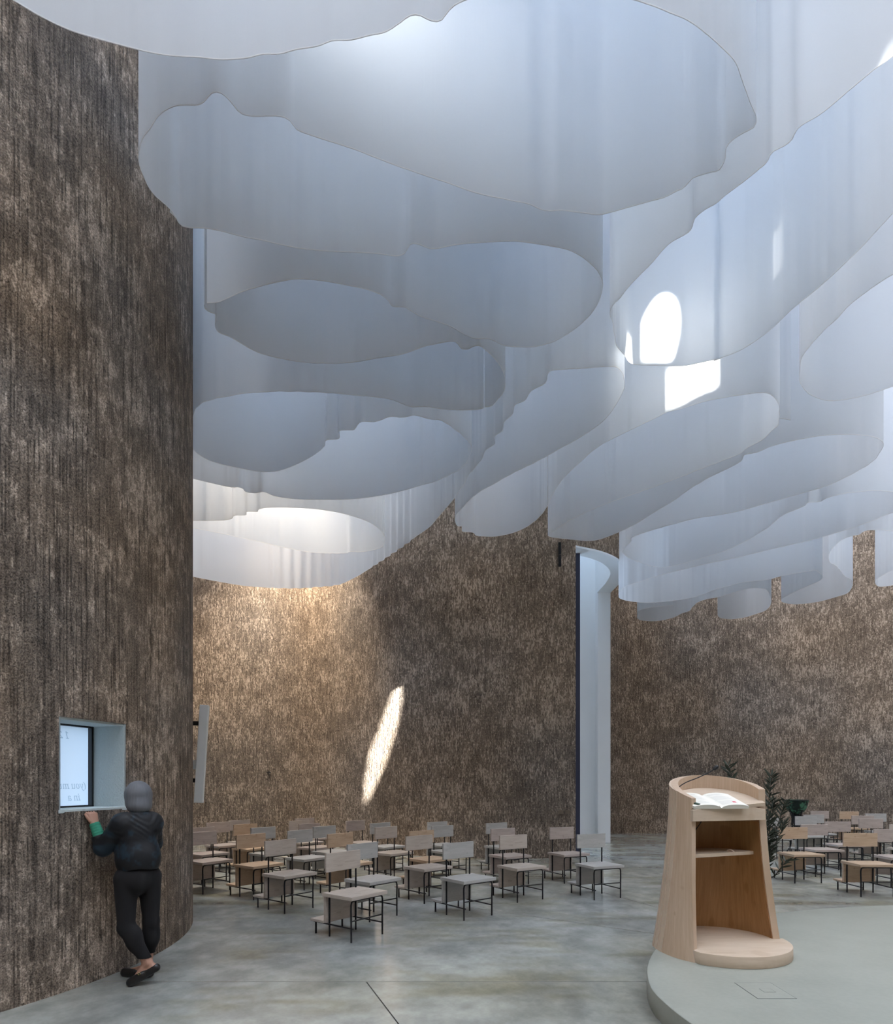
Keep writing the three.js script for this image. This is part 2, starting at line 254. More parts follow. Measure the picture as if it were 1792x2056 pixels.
  part(d, 'jamb', new THREE.BoxGeometry(0.33, ROOF, 0.3), M.white, [4.085, ROOF / 2, -15.65]);
  part(d, 'return_wall', curvedWall(resample([[4.25, -15.8], [4.27, -17], [4.22, -18.4]], 0.2), 0, ROOF, 0.33, 1), M.wallFar);
  part(d, 'vestibule_wall', mergeGeometries([curvedWall(resample([[2.62, -12.98], [2.35, -13.6], [2.35, -14.7]], 0.08), LINTEL, ROOF, 0.2, 1), curvedWall(resample([[2.35, -14.7], [2.6, -15.3], [3.2, -15.72], [3.7, -15.79], [4.0, -15.74]], 0.08), 0, ROOF, 0.2, 1)]), M.white);
  part(d, 'door_leaf', new THREE.BoxGeometry(0.11, LINTEL, 0.06), M.navy, [2.81, LINTEL / 2, -12.86]);
}
// roof slab pierced by round skylights
const OPAL = [[-6, -15.2], [-2.2, -15.6], [8, -15.2], [12, -13.6], [-6.6, -11.2], [-2.9, -11.6], [5.2, -11.4], [9, -11.3], [12.4, -9.6], [-2.6, -7.9], [1.3, -8.1], [6.6, -7.9], [10.4, -7.5], [-1.8, -4.4], [1.5, -4.4], [7.3, -4.3], [11.2, -3.8], [-4, -0.6], [-0.2, -0.8], [3.6, -1.2], [7.4, -0.6], [-3, 2.6], [1, 2.9], [5, 2.8]];
const OPAL_R = 1.5, CLEAR = new Set([9, 14, 19]);     // three domes are glazed clear
{
  const c = structure('ceiling', 'white roof slab pierced by round skylights above the curtains');
  const sh = new THREE.Shape([[-11, 20], [16, 20], [16, -7], [-11, -7]].map(([x, y]) => new THREE.Vector2(x, y)));
  const hole = (x, z, r) => { const p = new THREE.Path(); p.absarc(x, -z, r, 0, Math.PI * 2, true); sh.holes.push(p); };
  for (const [x, z] of OPAL) hole(x, z, OPAL_R);
  hole(DRUM.x, DRUM.z, 2.6); sh.holes.push(new THREE.Path([[2.8, 13.05], [3.3, 13.25], [3.65, 13.7], [3.85, 14.5], [3.85, 15.55], [3.2, 15.65], [2.65, 15.2], [2.45, 14.6], [2.45, 13.7]].map(([x, y]) => new THREE.Vector2(x, y)))); sh.holes.push(new THREE.Path([[-1.2, 14.8], [0, 13.4], [2.0, 13.2], [2.0, 19.6], [-1.2, 19.6]].map(([x, y]) => new THREE.Vector2(x, y))));
  const g = new THREE.ExtrudeGeometry(sh, { depth: 0.3, bevelEnabled: false, curveSegments: 40 }); g.rotateX(-Math.PI / 2);
  part(c, 'roof_slab', g, M.ceiling, [0, ROOF, 0]);
  for (const [x, z] of OPAL) part(c, 'opal_skylight', new THREE.CylinderGeometry(OPAL_R, OPAL_R, 0.001, 48, 1, true), CLEAR.has(OPAL.findIndex((o) => o[0] === x && o[1] === z)) ? M.glass : M.opal, [x, ROOF + 0.3, z]).geometry = new THREE.CircleGeometry(OPAL_R + 0.05, 48).rotateX(-Math.PI / 2);
}

/* ------------------------------------------------------------------ hanging curtains: plan of each hem in metres (x, z) */
const HEM = 5.8, TOP = 9.6;
const CURTAINS = {
  A: [[-2.41, -3.19], [-2.34, -3.25], [-2.18, -3.35], [-2.01, -3.41], [-1.8, -3.46], [-1.62, -3.49], [-1.44, -3.5], [-1.27, -3.51], [-1.09, -3.49], [-0.95, -3.48], [-0.82, -3.46], [-0.73, -3.44], [-0.66, -3.42], [-0.6, -3.42], [-0.54, -3.42], [-0.44, -3.4], [-0.35, -3.38], [-0.27, -3.34], [-0.2, -3.31], [-0.15, -3.31], [-0.12, -3.32], [-0.08, -3.33], [-0.03, -3.33], [0.02, -3.29], [0.06, -3.26], [0.11, -3.24], [0.28, -3.23], [0.55, -3.22], [0.82, -3.23], [1, -3.24], [1.08, -3.26], [1.23, -3.3], [1.37, -3.34], [1.5, -3.4], [1.61, -3.46], [1.7, -3.52], [1.79, -3.62], [1.9, -3.74], [1.97, -3.81], [1.99, -3.85], [1.99, -3.87], [1.93, -3.91], [1.88, -3.96], [1.87, -4], [1.9, -4.07], [1.9, -4.11], [1.89, -4.15], [1.84, -4.16], [1.77, -4.18], [1.73, -4.2], [1.69, -4.27], [1.65, -4.29], [1.59, -4.33], [1.47, -4.37], [1.22, -4.45], [1.13, -4.47], [0.91, -4.44], [0.7, -4.43], [0.59, -4.38], [0.46, -4.36], [0.24, -4.31], [-0.06, -4.21], [-0.33, -4.12], [-0.64, -4], [-0.92, -3.91], [-0.97, -3.89], [-1.01, -3.83], [-1.07, -3.81], [-1.25, -3.81], [-1.31, -3.79], [-1.35, -3.72], [-1.39, -3.68], [-1.44, -3.68], [-1.54, -3.74], [-1.7, -3.75], [-1.82, -3.8], [-1.92, -3.88], [-2.01, -3.95], [-2.1, -4.08], [-2.12, -4.18], [-2.12, -4.3], [-2.05, -4.42], [-2.03, -4.51]],
  B1: [[-2.06, -4.45], [-2.04, -4.48], [-2.03, -4.51], [-2.02, -4.55], [-1.96, -4.57], [-1.85, -4.58], [-1.65, -4.63], [-1.41, -4.69], [-1.21, -4.74], [-0.88, -4.78], [-0.55, -4.8], [-0.39, -4.82], [-0.33, -4.79], [-0.31, -4.75], [-0.28, -4.71], [-0.23, -4.71], [-0.13, -4.75], [-0.08, -4.75], [0.07, -4.72], [0.3, -4.7], [0.46, -4.69], [0.56, -4.69], [0.83, -4.73], [1.01, -4.78], [1.15, -4.87], [1.23, -4.94], [1.32, -5.06], [1.34, -5.14], [1.34, -5.31], [1.29, -5.46], [1.2, -5.59], [1.05, -5.74], [0.86, -5.82], [0.57, -5.81], [0.51, -5.78], [0.41, -5.72], [0.26, -5.71], [0.14, -5.64], [0.05, -5.57], [-0.1, -5.5], [-0.24, -5.44], [-0.34, -5.36], [-0.36, -5.34], [-0.48, -5.33], [-0.51, -5.27], [-0.56, -5.21], [-0.68, -5.15], [-0.82, -5.11], [-1.09, -5.05], [-1.27, -5.04], [-1.42, -5.07], [-1.74, -5.16], [-1.97, -5.26], [-2.02, -5.28], [-2.12, -5.29]],
  B2: [[-2.14, -5.3], [-2.16, -5.34], [-2.14, -5.39], [-2.09, -5.42], [-2.11, -5.47], [-2.15, -5.56], [-2.15, -5.63], [-2.06, -5.7], [-1.87, -5.89], [-1.63, -5.99], [-1.47, -6.03], [-1.28, -6.05], [-1.02, -6.05], [-0.73, -5.99], [-0.41, -5.91], [-0.22, -5.82], [-0.15, -5.8], [0.08, -5.76], [0.15, -5.85], [0.21, -5.86], [0.26, -5.82], [0.32, -5.81], [0.38, -5.86], [0.5, -6.01], [0.58, -6.16], [0.62, -6.33], [0.62, -6.49], [0.57, -6.62], [0.51, -6.74], [0.43, -6.76]],
  B3: [[0.42, -6.77], [0.36, -6.8], [-0.01, -6.8], [-0.23, -6.75], [-0.4, -6.75], [-0.62, -6.62], [-1.06, -6.54], [-1.29, -6.51], [-1.58, -6.49], [-1.95, -6.49], [-2.33, -6.55], [-2.71, -6.67], [-2.84, -6.78], [-2.99, -7.02], [-3.14, -7.37], [-3.22, -7.66], [-3.12, -7.87], [-2.94, -7.99], [-2.54, -8.16], [-2.33, -8.15], [-1.96, -7.94], [-1.64, -7.67], [-1.53, -7.53]],
  B4: [[-1.52, -7.51], [-1.49, -7.41], [-1.35, -7.39], [-1.31, -7.34], [-1.32, -7.26], [-1.29, -7.21], [-1.17, -7.2], [-1.12, -7.2], [-1.01, -7.04], [-0.84, -7.03], [-0.75, -6.99], [-0.68, -6.94], [-0.61, -6.93], [-0.54, -6.95], [-0.46, -6.94], [-0.39, -6.91], [-0.3, -6.93], [-0.18, -6.98], [-0.06, -7.01], [0.06, -7.13], [0.18, -7.29], [0.27, -7.43], [0.32, -7.59], [0.31, -7.74], [0.25, -7.96], [0.16, -8.12], [0.03, -8.25], [-0.15, -8.42], [-0.37, -8.54], [-0.67, -8.7], [-0.9, -8.81], [-1.3, -8.93], [-1.61, -8.96], [-1.91, -8.96], [-2.24, -8.95], [-2.54, -8.85], [-2.67, -8.72], [-2.76, -8.75], [-2.84, -8.76], [-2.93, -8.72], [-2.94, -8.63], [-2.98, -8.59], [-3.08, -8.59], [-3.27, -8.5], [-3.53, -8.35], [-3.69, -8.27]],
  T: [[-4.33, -9.7], [-4.09, -9.68], [-3.79, -9.68], [-3.56, -9.66], [-3.44, -9.6], [-3.41, -9.55], [-3.36, -9.5], [-3.18, -9.48], [-3.13, -9.36], [-3.03, -9.36], [-2.96, -9.36], [-2.92, -9.29], [-2.83, -9.24], [-2.69, -9.22], [-2.41, -9.22], [-2.06, -9.26], [-1.7, -9.39], [-1.39, -9.6], [-1.21, -9.81], [-1.12, -10.02], [-1.07, -10.24], [-1.1, -10.58], [-1.16, -10.76], [-1.25, -10.85], [-1.56, -10.99], [-1.79, -10.99], [-1.83, -11.04], [-2.35, -11.04], [-2.6, -10.97], [-2.97, -10.76], [-3.38, -10.47], [-3.9, -10.14], [-4.21, -9.96], [-4.46, -9.81]],
  U1: [[-5.4, -12.09], [-5.2, -12.32], [-4.84, -12.59], [-4.35, -12.88], [-3.79, -13.01], [-3.29, -13.04], [-2.88, -12.98], [-2.32, -12.81], [-1.91, -12.38], [-1.16, -11.31], [-0.71, -10.62], [-0.52, -10.3], [-0.27, -9.9], [-0.15, -9.6], [-0.04, -9.32], [0.12, -8.92], [0.18, -8.72], [0.27, -8.42], [0.29, -8.28], [0.37, -8.1], [0.47, -7.81], [0.5, -7.63], [0.6, -7.49], [0.59, -7.33], [0.68, -7.21], [0.68, -7.04], [0.76, -6.88], [0.77, -6.71], [0.86, -6.65], [0.92, -6.48], [1.04, -6.37], [1.06, -6.3], [1.05, -6.22], [1.07, -6.17], [1.22, -6.14], [1.44, -6.12], [1.65, -6.1], [1.74, -6.11], [1.81, -6.18], [1.87, -6.3], [1.91, -6.42]],
  U2: [[1.91, -6.42], [1.91, -6.63], [1.86, -6.95], [1.77, -7.15], [1.61, -7.39], [1.39, -7.66], [1.24, -7.85], [0.9, -8.21], [0.67, -8.5], [0.49, -8.72], [0.35, -8.95], [0.25, -9.22], [0.16, -9.44], [0.14, -9.6], [0.15, -9.79], [0.19, -9.9], [0.25, -9.9], [0.27, -10.1], [0.45, -10.14], [0.51, -10.26], [0.68, -10.3], [0.86, -10.3], [1.12, -10.16], [1.31, -9.94], [1.44, -9.68], [1.51, -9.44], [1.55, -9.16]],
  U3: [[1.55, -9.16], [1.55, -8.92], [1.59, -8.57], [1.64, -8.29], [1.74, -7.99], [1.91, -7.57], [2.07, -7.35], [2.28, -7.12], [2.44, -6.95], [2.53, -6.85], [2.64, -6.8], [2.89, -6.65], [3.24, -6.54], [3.47, -6.51], [3.6, -6.58], [3.71, -6.69], [3.87, -6.95], [3.93, -7.09], [3.92, -7.26], [3.9, -7.42], [3.81, -7.58], [3.79, -7.69], [3.42, -8.11], [3.18, -8.37], [2.82, -8.73], [2.63, -8.9], [2.3, -9.24], [2.01, -9.64], [1.82, -10.04], [1.74, -10.26]],
  U4: [[1.74, -10.26], [1.79, -10.32], [2.17, -10.43], [2.47, -10.49], [2.64, -10.45], [2.79, -10.3], [2.96, -10.06], [3.03, -9.94], [3.12, -9.77], [3.28, -9.34], [3.42, -8.98], [3.48, -8.76], [3.55, -8.53], [3.58, -8.49], [3.63, -8.35], [3.85, -7.99], [3.89, -7.87], [3.86, -7.74], [3.98, -7.69], [4.1, -7.54], [4.42, -7.37], [4.67, -7.3], [4.97, -7.29], [5.21, -7.33], [5.37, -7.4], [5.47, -7.49], [5.56, -7.66], [5.63, -7.92], [5.6, -8.13], [5.44, -8.54], [5.13, -8.84], [4.8, -9.14], [4.49, -9.39], [4.03, -9.59], [3.82, -9.73], [3.51, -10], [3.2, -10.37], [3.24, -10.49], [3.22, -10.71], [3.23, -10.99]],
  U5: [[3.23, -10.99], [3.3, -11.11], [3.42, -11.26], [3.72, -11.51], [4.04, -11.72], [4.25, -11.78], [4.44, -11.7], [4.77, -11.36], [5.07, -10.97], [5.24, -10.56], [5.34, -9.94], [5.34, -9.48], [5.49, -9.16], [5.47, -9.06], [5.64, -9.03], [5.67, -8.92], [5.83, -8.78], [6.03, -8.72], [6.2, -8.69], [6.51, -8.72], [6.99, -8.79], [7.38, -8.99], [7.32, -9.21], [7.01, -9.39], [6.9, -9.68], [6.76, -9.96], [6.55, -10.24], [6.38, -10.45], [5.97, -10.81], [5.66, -11.09], [5.4, -11.33], [5.04, -11.59], [4.68, -11.92], [4.31, -12.29], [4.05, -12.66], [3.88, -12.91], [3.82, -13.21]],
  U6: [[3.82, -13.21], [3.88, -13.49], [3.96, -13.71], [4.09, -13.86], [4.28, -13.97], [4.74, -14.09], [5.28, -13.93], [5.69, -13.64], [5.89, -13.14], [6.1, -12.88], [6.29, -12.66], [6.73, -12.47], [6.86, -12.29], [7.25, -12], [7.35, -11.94], [7.51, -12.06], [7.68, -12.23], [7.81, -12.44], [7.83, -12.59], [7.74, -13.21], [7.72, -13.71], [7.78, -13.9], [7.95, -14.09], [8.32, -14.21], [8.71, -14.01], [8.89, -13.67], [8.97, -13.42], [8.83, -13.04], [8.62, -12.69], [8.39, -12.44], [8.16, -12.26], [7.92, -12], [7.56, -11.64], [7.43, -11.56], [7.24, -11.33], [7.11, -11.11], [7.02, -10.92], [6.94, -10.67], [6.91, -10.41], [6.98, -10.28], [7.06, -10.22], [7.05, -10.12], [7.07, -10.06], [7.23, -10.04], [7.53, -10.08], [7.96, -10.12]],
  BB: [[5.43, -14.33], [4.98, -14.45], [4.75, -14.7], [4.82, -15.09], [4.92, -15.41], [5.06, -15.6], [5.51, -15.69], [5.82, -15.36], [5.9, -14.96], [5.99, -14.78], [5.94, -14.45], [5.91, -14.05], [6.01, -13.82], [6.2, -13.67], [6.39, -13.35], [6.67, -13.04], [6.98, -13.11], [7.32, -13.53], [7.74, -14.29], [7.85, -14.74], [7.8, -14.96], [7.63, -15.36], [7.39, -15.5], [7.09, -15.41], [6.89, -15.18], [6.69, -14.74]],
  DD: [[8.98, -11.41], [8.9, -11.92], [8.91, -12.14], [8.95, -12.41], [9.04, -12.62], [9.25, -12.85], [9.41, -12.94], [9.59, -12.85], [9.93, -12.62]],
  F1: [[2.67, -3.36], [2.61, -3.49], [2.54, -3.57], [2.47, -3.67], [2.38, -3.79], [2.28, -3.88], [2.28, -3.95], [2.26, -3.98], [2.19, -4.03], [2.19, -4.09], [2.15, -4.15], [2.1, -4.22], [2.01, -4.33], [1.98, -4.38], [1.92, -4.43], [1.87, -4.5], [1.88, -4.57], [1.87, -4.61], [1.76, -4.7], [1.68, -4.87], [1.59, -5.05], [1.55, -5.15], [1.52, -5.24], [1.48, -5.31], [1.48, -5.4], [1.53, -5.51], [1.62, -5.74], [1.67, -5.84], [1.77, -5.94], [1.89, -6.06], [2.18, -6.08], [2.42, -6.09], [2.66, -6.01], [2.75, -5.98]],
  F2: [[2.69, -6.02], [2.75, -5.97], [2.88, -5.87], [2.97, -5.74], [3.04, -5.59], [3.09, -5.4], [3.12, -5.31], [3.18, -5.15], [3.24, -4.94], [3.29, -4.73], [3.31, -4.59], [3.33, -4.45], [3.35, -4.21]],
  G: [[3.84, -4.82], [3.73, -4.99], [3.65, -5.13], [3.58, -5.32], [3.57, -5.47], [3.54, -5.6], [3.54, -5.91], [3.56, -6], [3.63, -6.14], [3.73, -6.32], [3.93, -6.51], [4.06, -6.58], [4.24, -6.64], [4.4, -6.63], [4.59, -6.55], [4.78, -6.41], [4.93, -6.2]],
  E1: [[3.88, -6.96], [3.95, -6.98], [4.03, -7]],
};
const CURTAIN_LABELS = [
  ['A', 'large front curtain crossing the top and looping into the widest oval overhead'],
  ['B1', 'curtain hanging below the widest oval with a rounded right-hand loop'],
  ['B2', 'curtain forming the far side of the upper left oval ending in a round turn'],
  ['B3', 'curtain forming the broad oval below the upper left oval beside the rounded wall'],
  ['B4', 'curtain with stepped front hem round the dark oval above the warmly lit left loop'],
  ['T', 'warmly lit curtain loop at the far left beside the rounded wall'],
  ['U1', 'lowest left curtain following the back wall then climbing in small steps to the right'],
  ['U2', 'curtain of the long slanting loop ending in front of the back wall'],
  ['U3', 'long slanting loop curtain with a small sunlit patch near its upper end'],
  ['U4', 'curtain slanting from above the doorway up to the right frame edge'],
  ['U5', 'sheer curtain with a pointed left tip just right of the doorway lintel'],
  ['U6', 'low curtain at the right with two narrow hanging tongues before the right wall'],
  ['BB', 'lowest curtain right of the doorway with two scalloped lobes'],
  ['DD', 'short curtain tongue at the right frame edge above the right wall'],
  ['F1', 'long curtain sweeping from the top right corner to the sunlit lower turn'],
  ['F2', 'sunlit rear half of the long right-hand curtain loop'],
  ['G', 'rounded curtain loop cut by the right frame edge'],
  ['E1', 'narrow curtain strip hanging free between the sunlit loop and the right edge loop'],
];
function curtain(key, label, pts) {
  const P0 = resample(pts, 0.03), N0 = normals2(P0), ph = rr(0, 50);
  let s = 0; const P = P0.map((p, i) => { if (i) s += p.distanceTo(P0[i - 1]); const env = smooth(0.6, 0.9, 0.5 + 0.5 * Math.sin(s * 0.9 + ph) * Math.sin(s * 0.37 + ph * 1.7)); const a = (0.0025 * Math.sin(s * 6.1 + ph * 3) + 0.001 * Math.sin(s * 13.7 + ph + 1.5 * Math.sin(s * 2.3))) * (0.35 + 0.65 * smooth(0.3, 0.7, 0.5 + 0.5 * Math.sin(s * 0.61 + ph * 2.1))) + (0.0006 + 0.0035 * env) * Math.sin(s * 23 + 2.2 * Math.sin(s * 5.1 + ph)) + 0.001 * Math.sin(s * 7.3 + ph) + (key === 'U1' ? 0.022 * Math.sin(s * 27) * smooth(1.7, 2.0, s) * smooth(3.7, 3.3, s) + 0.016 * Math.sin(s * 25) * smooth(4.6, 4.9, s) * smooth(6.5, 6.2, s) : 0); return new THREE.Vector3(p.x + N0[i].x * a, 0, p.z + N0[i].z * a); });
  const N = normals2(P), pos = [], nor = [], uv = [], idx = []; s = 0;
  P.forEach((p, i) => { if (i) s += p.distanceTo(P[i - 1]); for (const y of [HEM, TOP]) { pos.push(p.x, y, p.z); nor.push(N[i].x, 0, N[i].z); uv.push(s + ph, y); } });
  for (let i = 0; i < P.length - 1; i++) { const a = 2 * i; idx.push(a, a + 2, a + 1, a + 1, a + 2, a + 3); }
  const g = new THREE.BufferGeometry(); g.setAttribute('position', new THREE.Float32BufferAttribute(pos, 3)); g.setAttribute('normal', new THREE.Float32BufferAttribute(nor, 3)); g.setAttribute('uv', new THREE.Float32BufferAttribute(uv, 2)); g.setIndex(idx);
  const t = thing('hanging_curtain', label, 'curtain', [0, 0, 0], 0, 'white translucent curtains hanging under the roof');
  part(t, 'cloth', g, M.cloth);
  part(t, 'hem', ribbon(P, N, HEM - 0.003, HEM + 0.004, 0.003), M.hem);
  const rail = P.filter((_, i) => i % 4 === 0 || i === P.length - 1); part(t, 'rail', ribbon(rail, normals2(rail), TOP - 0.015, TOP + 0.03, 0.03), M.steel);
  for (let i = 0, n = Math.max(2, Math.round(s / 2.2)); i <= n; i++) { const p = P[Math.round(i / n * (P.length - 1))]; part(t, 'hanger', hangerGeo, M.steel, [p.x, (TOP + ROOF) / 2, p.z]); }
  return t;
}
const hangerGeo = new THREE.CylinderGeometry(0.006, 0.006, ROOF - TOP, 6);
function ribbon(P, N, y0, y1, w) {
  const pos = [], idx = []; P.forEach((p, i) => { for (const [k, y] of [[1, y0], [1, y1], [-1, y1], [-1, y0]]) pos.push(p.x + N[i].x * w / 2 * k, y, p.z + N[i].z * w / 2 * k); });
  for (let i = 0; i < P.length - 1; i++) for (let k = 0; k < 4; k++) { const a = 4 * i + k, b = 4 * i + (k + 1) % 4; idx.push(a, b, a + 4, b, b + 4, a + 4); }
  const g = new THREE.BufferGeometry(); g.setAttribute('position', new THREE.Float32BufferAttribute(pos, 3)); g.setIndex(idx); g.computeVertexNormals(); return g;
}
for (const [key, label] of CURTAIN_LABELS) curtain(key, label, CURTAINS[key]);

/* ------------------------------------------------------------------ platform and lectern */
const PLAT = 0.15;
{
  const pts = [[1.43, -3.47], [1.395, -3.8], [1.4, -4.06], [1.47, -4.36], [1.57, -4.64], [1.82, -5.12], [2.25, -5.65], [2.85, -6.13], [3.59, -6.44], [4.0, -6.6], [4.58, -6.75], [5.12, -6.84], [6.4, -6.9], [8.2, -6.4], [9.3, -5], [9.3, -3.2], [8.2, -1.7], [6, -0.9], [3.6, -1.1], [2.1, -1.9], [1.6, -2.8]];
  const P = resample(pts, 0.08, true); P.pop();
  const sh = new THREE.Shape(P.map((p) => new THREE.Vector2(p.x, -p.z)));
  const g = new THREE.ExtrudeGeometry(sh, { depth: PLAT - 0.008, bevelEnabled: true, bevelSize: 0.006, bevelThickness: 0.008, bevelSegments: 2 }); g.rotateX(-Math.PI / 2);
  const t = thing('altar_platform', 'low rounded pale green-grey altar platform under the lectern', 'platform'); part(t, 'slab', toCreasedNormals(g, 0.6), M.platform);
  // floor box lid let into the platform
  const lid = thing('floor_hatch', 'flush square floor box lid in the platform in front of the lectern', 'floor hatch', [0, PLAT, 0]);
  const quad = (a, b, c, d) => { const s = new THREE.Shape([a, b, c, d].map(([x, z]) => new THREE.Vector2(x, -z))); const q = new THREE.ExtrudeGeometry(s, { depth: 0.0025, bevelEnabled: false }); return q.rotateX(-Math.PI / 2); };
  const rim = new THREE.MeshStandardMaterial({ color: lin(0.13, 0.14, 0.13), roughness: 0.6 });
  part(lid, 'rim', quad([2.014, -4.185], [2.016, -3.872], [2.27, -3.872], [2.268, -4.185]), rim, [0, -0.0005, 0]);
  part(lid, 'cover', quad([2.018, -4.181], [2.02, -3.876], [2.266, -3.876], [2.264, -4.181]), M.platform, [0, 0, 0]);
  part(lid, 'cable_flap', quad([2.12, -4.06], [2.12, -3.99], [2.2, -3.99], [2.2, -4.06]), rim, [0, 0.0004, 0]);
  part(lid, 'flap_cover', quad([2.123, -4.057], [2.123, -3.993], [2.197, -3.993], [2.197, -4.057]), M.platform, [0, 0.001, 0]);
}
const LEC = { x: 2.29, z: -5.02 };
{
  const L = thing('lectern', 'tall curved pale birch lectern with open shelf on the altar platform', 'lectern', [LEC.x, PLAT, LEC.z]);
  // plan angle 0 = right, 90 = towards the viewer; the shell runs from left-front round the back to the right
  const Hf = 1.275, Hb = 1.47;
  const rad = (t) => 0.378 + 0.137 * Math.pow(1 - t, 1.7), start = (t) => 147 - 13 * Math.pow(1 - t, 1.6), end = 360 + 2;
  const rimY = (a) => { const back = Math.sin((a - 180) * Math.PI / 180); return Hf + (Hb - Hf) * clamp((back + 0.55) / 1.55) ** 0.9; };
  const th = 0.055, nA = 56, nT = 20;
  function shell(ro, ri, aFrom, aTo, y0 = 0, top = 0, tMax = 1) {
    const pos = [], uv = [], idx = []; const V = (k, i, j, o) => { const u = i / nA, t = j / nT * tMax; const a0 = aFrom(t), a1 = aTo(t), a = a0 + (a1 - a0) * u, r = rad(t) + o, y = y0 + (rimY(a) + top - y0) * t, q = a * Math.PI / 180; return [r * Math.cos(q), y, r * Math.sin(q), t * 1.3, u * 3]; };
    const grid = (f, ni, nj, flip) => { const o = pos.length / 3; for (let i = 0; i <= ni; i++) for (let j = 0; j <= nj; j++) { const v = f(i, j); pos.push(v[0], v[1], v[2]); uv.push(v[3], v[4]); } for (let i = 0; i < ni; i++) for (let j = 0; j < nj; j++) { const a = o + i * (nj + 1) + j, b = a + nj + 1; flip ? idx.push(a, b, a + 1, a + 1, b, b + 1) : idx.push(a, a + 1, b, a + 1, b + 1, b); } };
    grid((i, j) => V(0, i, j, ro), nA, nT, false); grid((i, j) => V(0, i, j, ri), nA, nT, true);
    grid((i, j) => V(0, i, nT, j ? ri : ro), nA, 1, false); grid((i, j) => V(0, i, 0, j ? ri : ro), nA, 1, true);
    grid((i, j) => V(0, 0, j, i ? ri : ro), 1, nT, true); grid((i, j) => V(0, nA, j, i ? ri : ro), 1, nT, false);
    const g = new THREE.BufferGeometry(); g.setAttribute('position', new THREE.Float32BufferAttribute(pos, 3)); g.setAttribute('uv', new THREE.Float32BufferAttribute(uv, 2)); g.setIndex(idx); g.computeVertexNormals(); return g;
  }
  part(L, 'shell', shell(0, -th, start, () => end), M.birch);
  part(L, 'inner_lining', shell(-th + 0.001, -th - 0.006, (t) => start(t) + 1.2, () => end - 1.5, 0, 0, 0.83), M.shadeBirch);  // added layer; its darker brown stands in for the interior shade
  // lapped staves on the outside left
  for (const [a0, a1, o] of [[172, 345, 0.006], [181, 345, 0.012], [190, 345, 0.018]]) part(L, 'stave', shell(o, o - 0.008, (t) => a0, (t) => a1, 0, -0.002), M.birchEdge);
  // foot: round step
  const foot = new THREE.Shape(); for (let k = 0; k <= 120; k++) { const a = k * 3, r = 0.532 - 0.05 * smooth(128, 140, a) * smooth(366, 356, a); const q = a * Math.PI / 180; k ? foot.lineTo(r * Math.cos(q), -r * Math.sin(q)) : foot.moveTo(r, 0); }
  const fg = new THREE.ExtrudeGeometry(foot, { depth: 0.082, bevelEnabled: true, bevelSize: 0.006, bevelThickness: 0.006, bevelSegments: 2, curveSegments: 72 }).rotateX(-Math.PI / 2);
  part(L, 'foot_step', toCreasedNormals(fg, 0.6), M.birchEdge, [0, 0.006, 0]);
  // shelf
  const seg = (r, a0, a1) => { const s = new THREE.Shape(); const n = 40; for (let i = 0; i <= n; i++) { const a = (a0 + (a1 - a0) * i / n) * Math.PI / 180; i ? s.lineTo(r * Math.cos(a), -r * Math.sin(a)) : s.moveTo(r * Math.cos(a), -r * Math.sin(a)); } return s; };
  const board = (r, a0, a1, d) => toCreasedNormals(new THREE.ExtrudeGeometry(seg(r, a0, a1), { depth: d, bevelEnabled: false }).rotateX(-Math.PI / 2), 0.6);
  part(L, 'shelf', board(0.345, 150, 345, 0.028), M.birchEdge, [0, 0.79, 0]);
  part(L, 'shelf_bracket', new THREE.CylinderGeometry(0.045, 0.045, 0.02, 24, 1, false, 0, Math.PI).rotateZ(Math.PI / 2), M.birchEdge, [0.12, 0.79, -0.06], [0, 0.5, 0]);
  // reading desk: sloping board, front lip bowed upward
  const desk = board(0.352, 143, 368, 0.03);
  const dk = part(L, 'desk', desk, M.birchEdge, [0, 1.222, 0.012]); dk.rotation.x = 0.3;
  const A = new THREE.Vector3(-0.325, 1.129, 0.205), B = new THREE.Vector3(0.35, 1.129, 0.02), len = A.distanceTo(B);
  const lip = new THREE.Shape(); lip.moveTo(0, 0); lip.lineTo(len, 0); lip.lineTo(len, 0.085); lip.quadraticCurveTo(len * 0.5, 0.155, 0, 0.085); lip.closePath();
  const lg = new THREE.ExtrudeGeometry(lip, { depth: 0.03, bevelEnabled: true, bevelSize: 0.003, bevelThickness: 0.003, bevelSegments: 1, curveSegments: 24 });
  const lp = part(L, 'desk_lip', lg, M.birchEdge, [A.x, A.y - 0.035, A.z]); lp.rotation.y = -Math.atan2(B.z - A.z, B.x - A.x);
  // cable to the microphone inside
  part(L, 'cable', new THREE.TubeGeometry(new THREE.CatmullRomCurve3([[-0.1, 1.17, -0.02], [-0.12, 1.05, -0.1], [-0.2, 0.9, -0.2], [-0.3, 0.83, -0.2]].map((p) => new THREE.Vector3(...p))), 24, 0.004, 6), M.black);
  // microphone on a gooseneck: stands on the desk
  const m = thing('gooseneck_microphone', 'thin black gooseneck microphone rising from the lectern desk', 'microphone', [LEC.x - 0.31, PLAT + 1.325, LEC.z - 0.12]);
  const neck = new THREE.CatmullRomCurve3([[0, 0, 0], [0.015, 0.035, 0.0], [0.07, 0.075, 0.0], [0.18, 0.12, 0.0], [0.27, 0.165, 0.01], [0.315, 0.195, 0.01]].map((p) => new THREE.Vector3(...p)));
  part(m, 'gooseneck', new THREE.TubeGeometry(neck, 40, 0.0045, 8), M.black);
  part(m, 'base', new THREE.CylinderGeometry(0.016, 0.018, 0.03, 16), M.black, [0, -0.005, 0]);
  const head = new THREE.LatheGeometry([[0, -0.028], [0.009, -0.026], [0.016, -0.012], [0.018, 0.006], [0.013, 0.022], [0, 0.028]].map(([x, y]) => new THREE.Vector2(x, y)), 20);
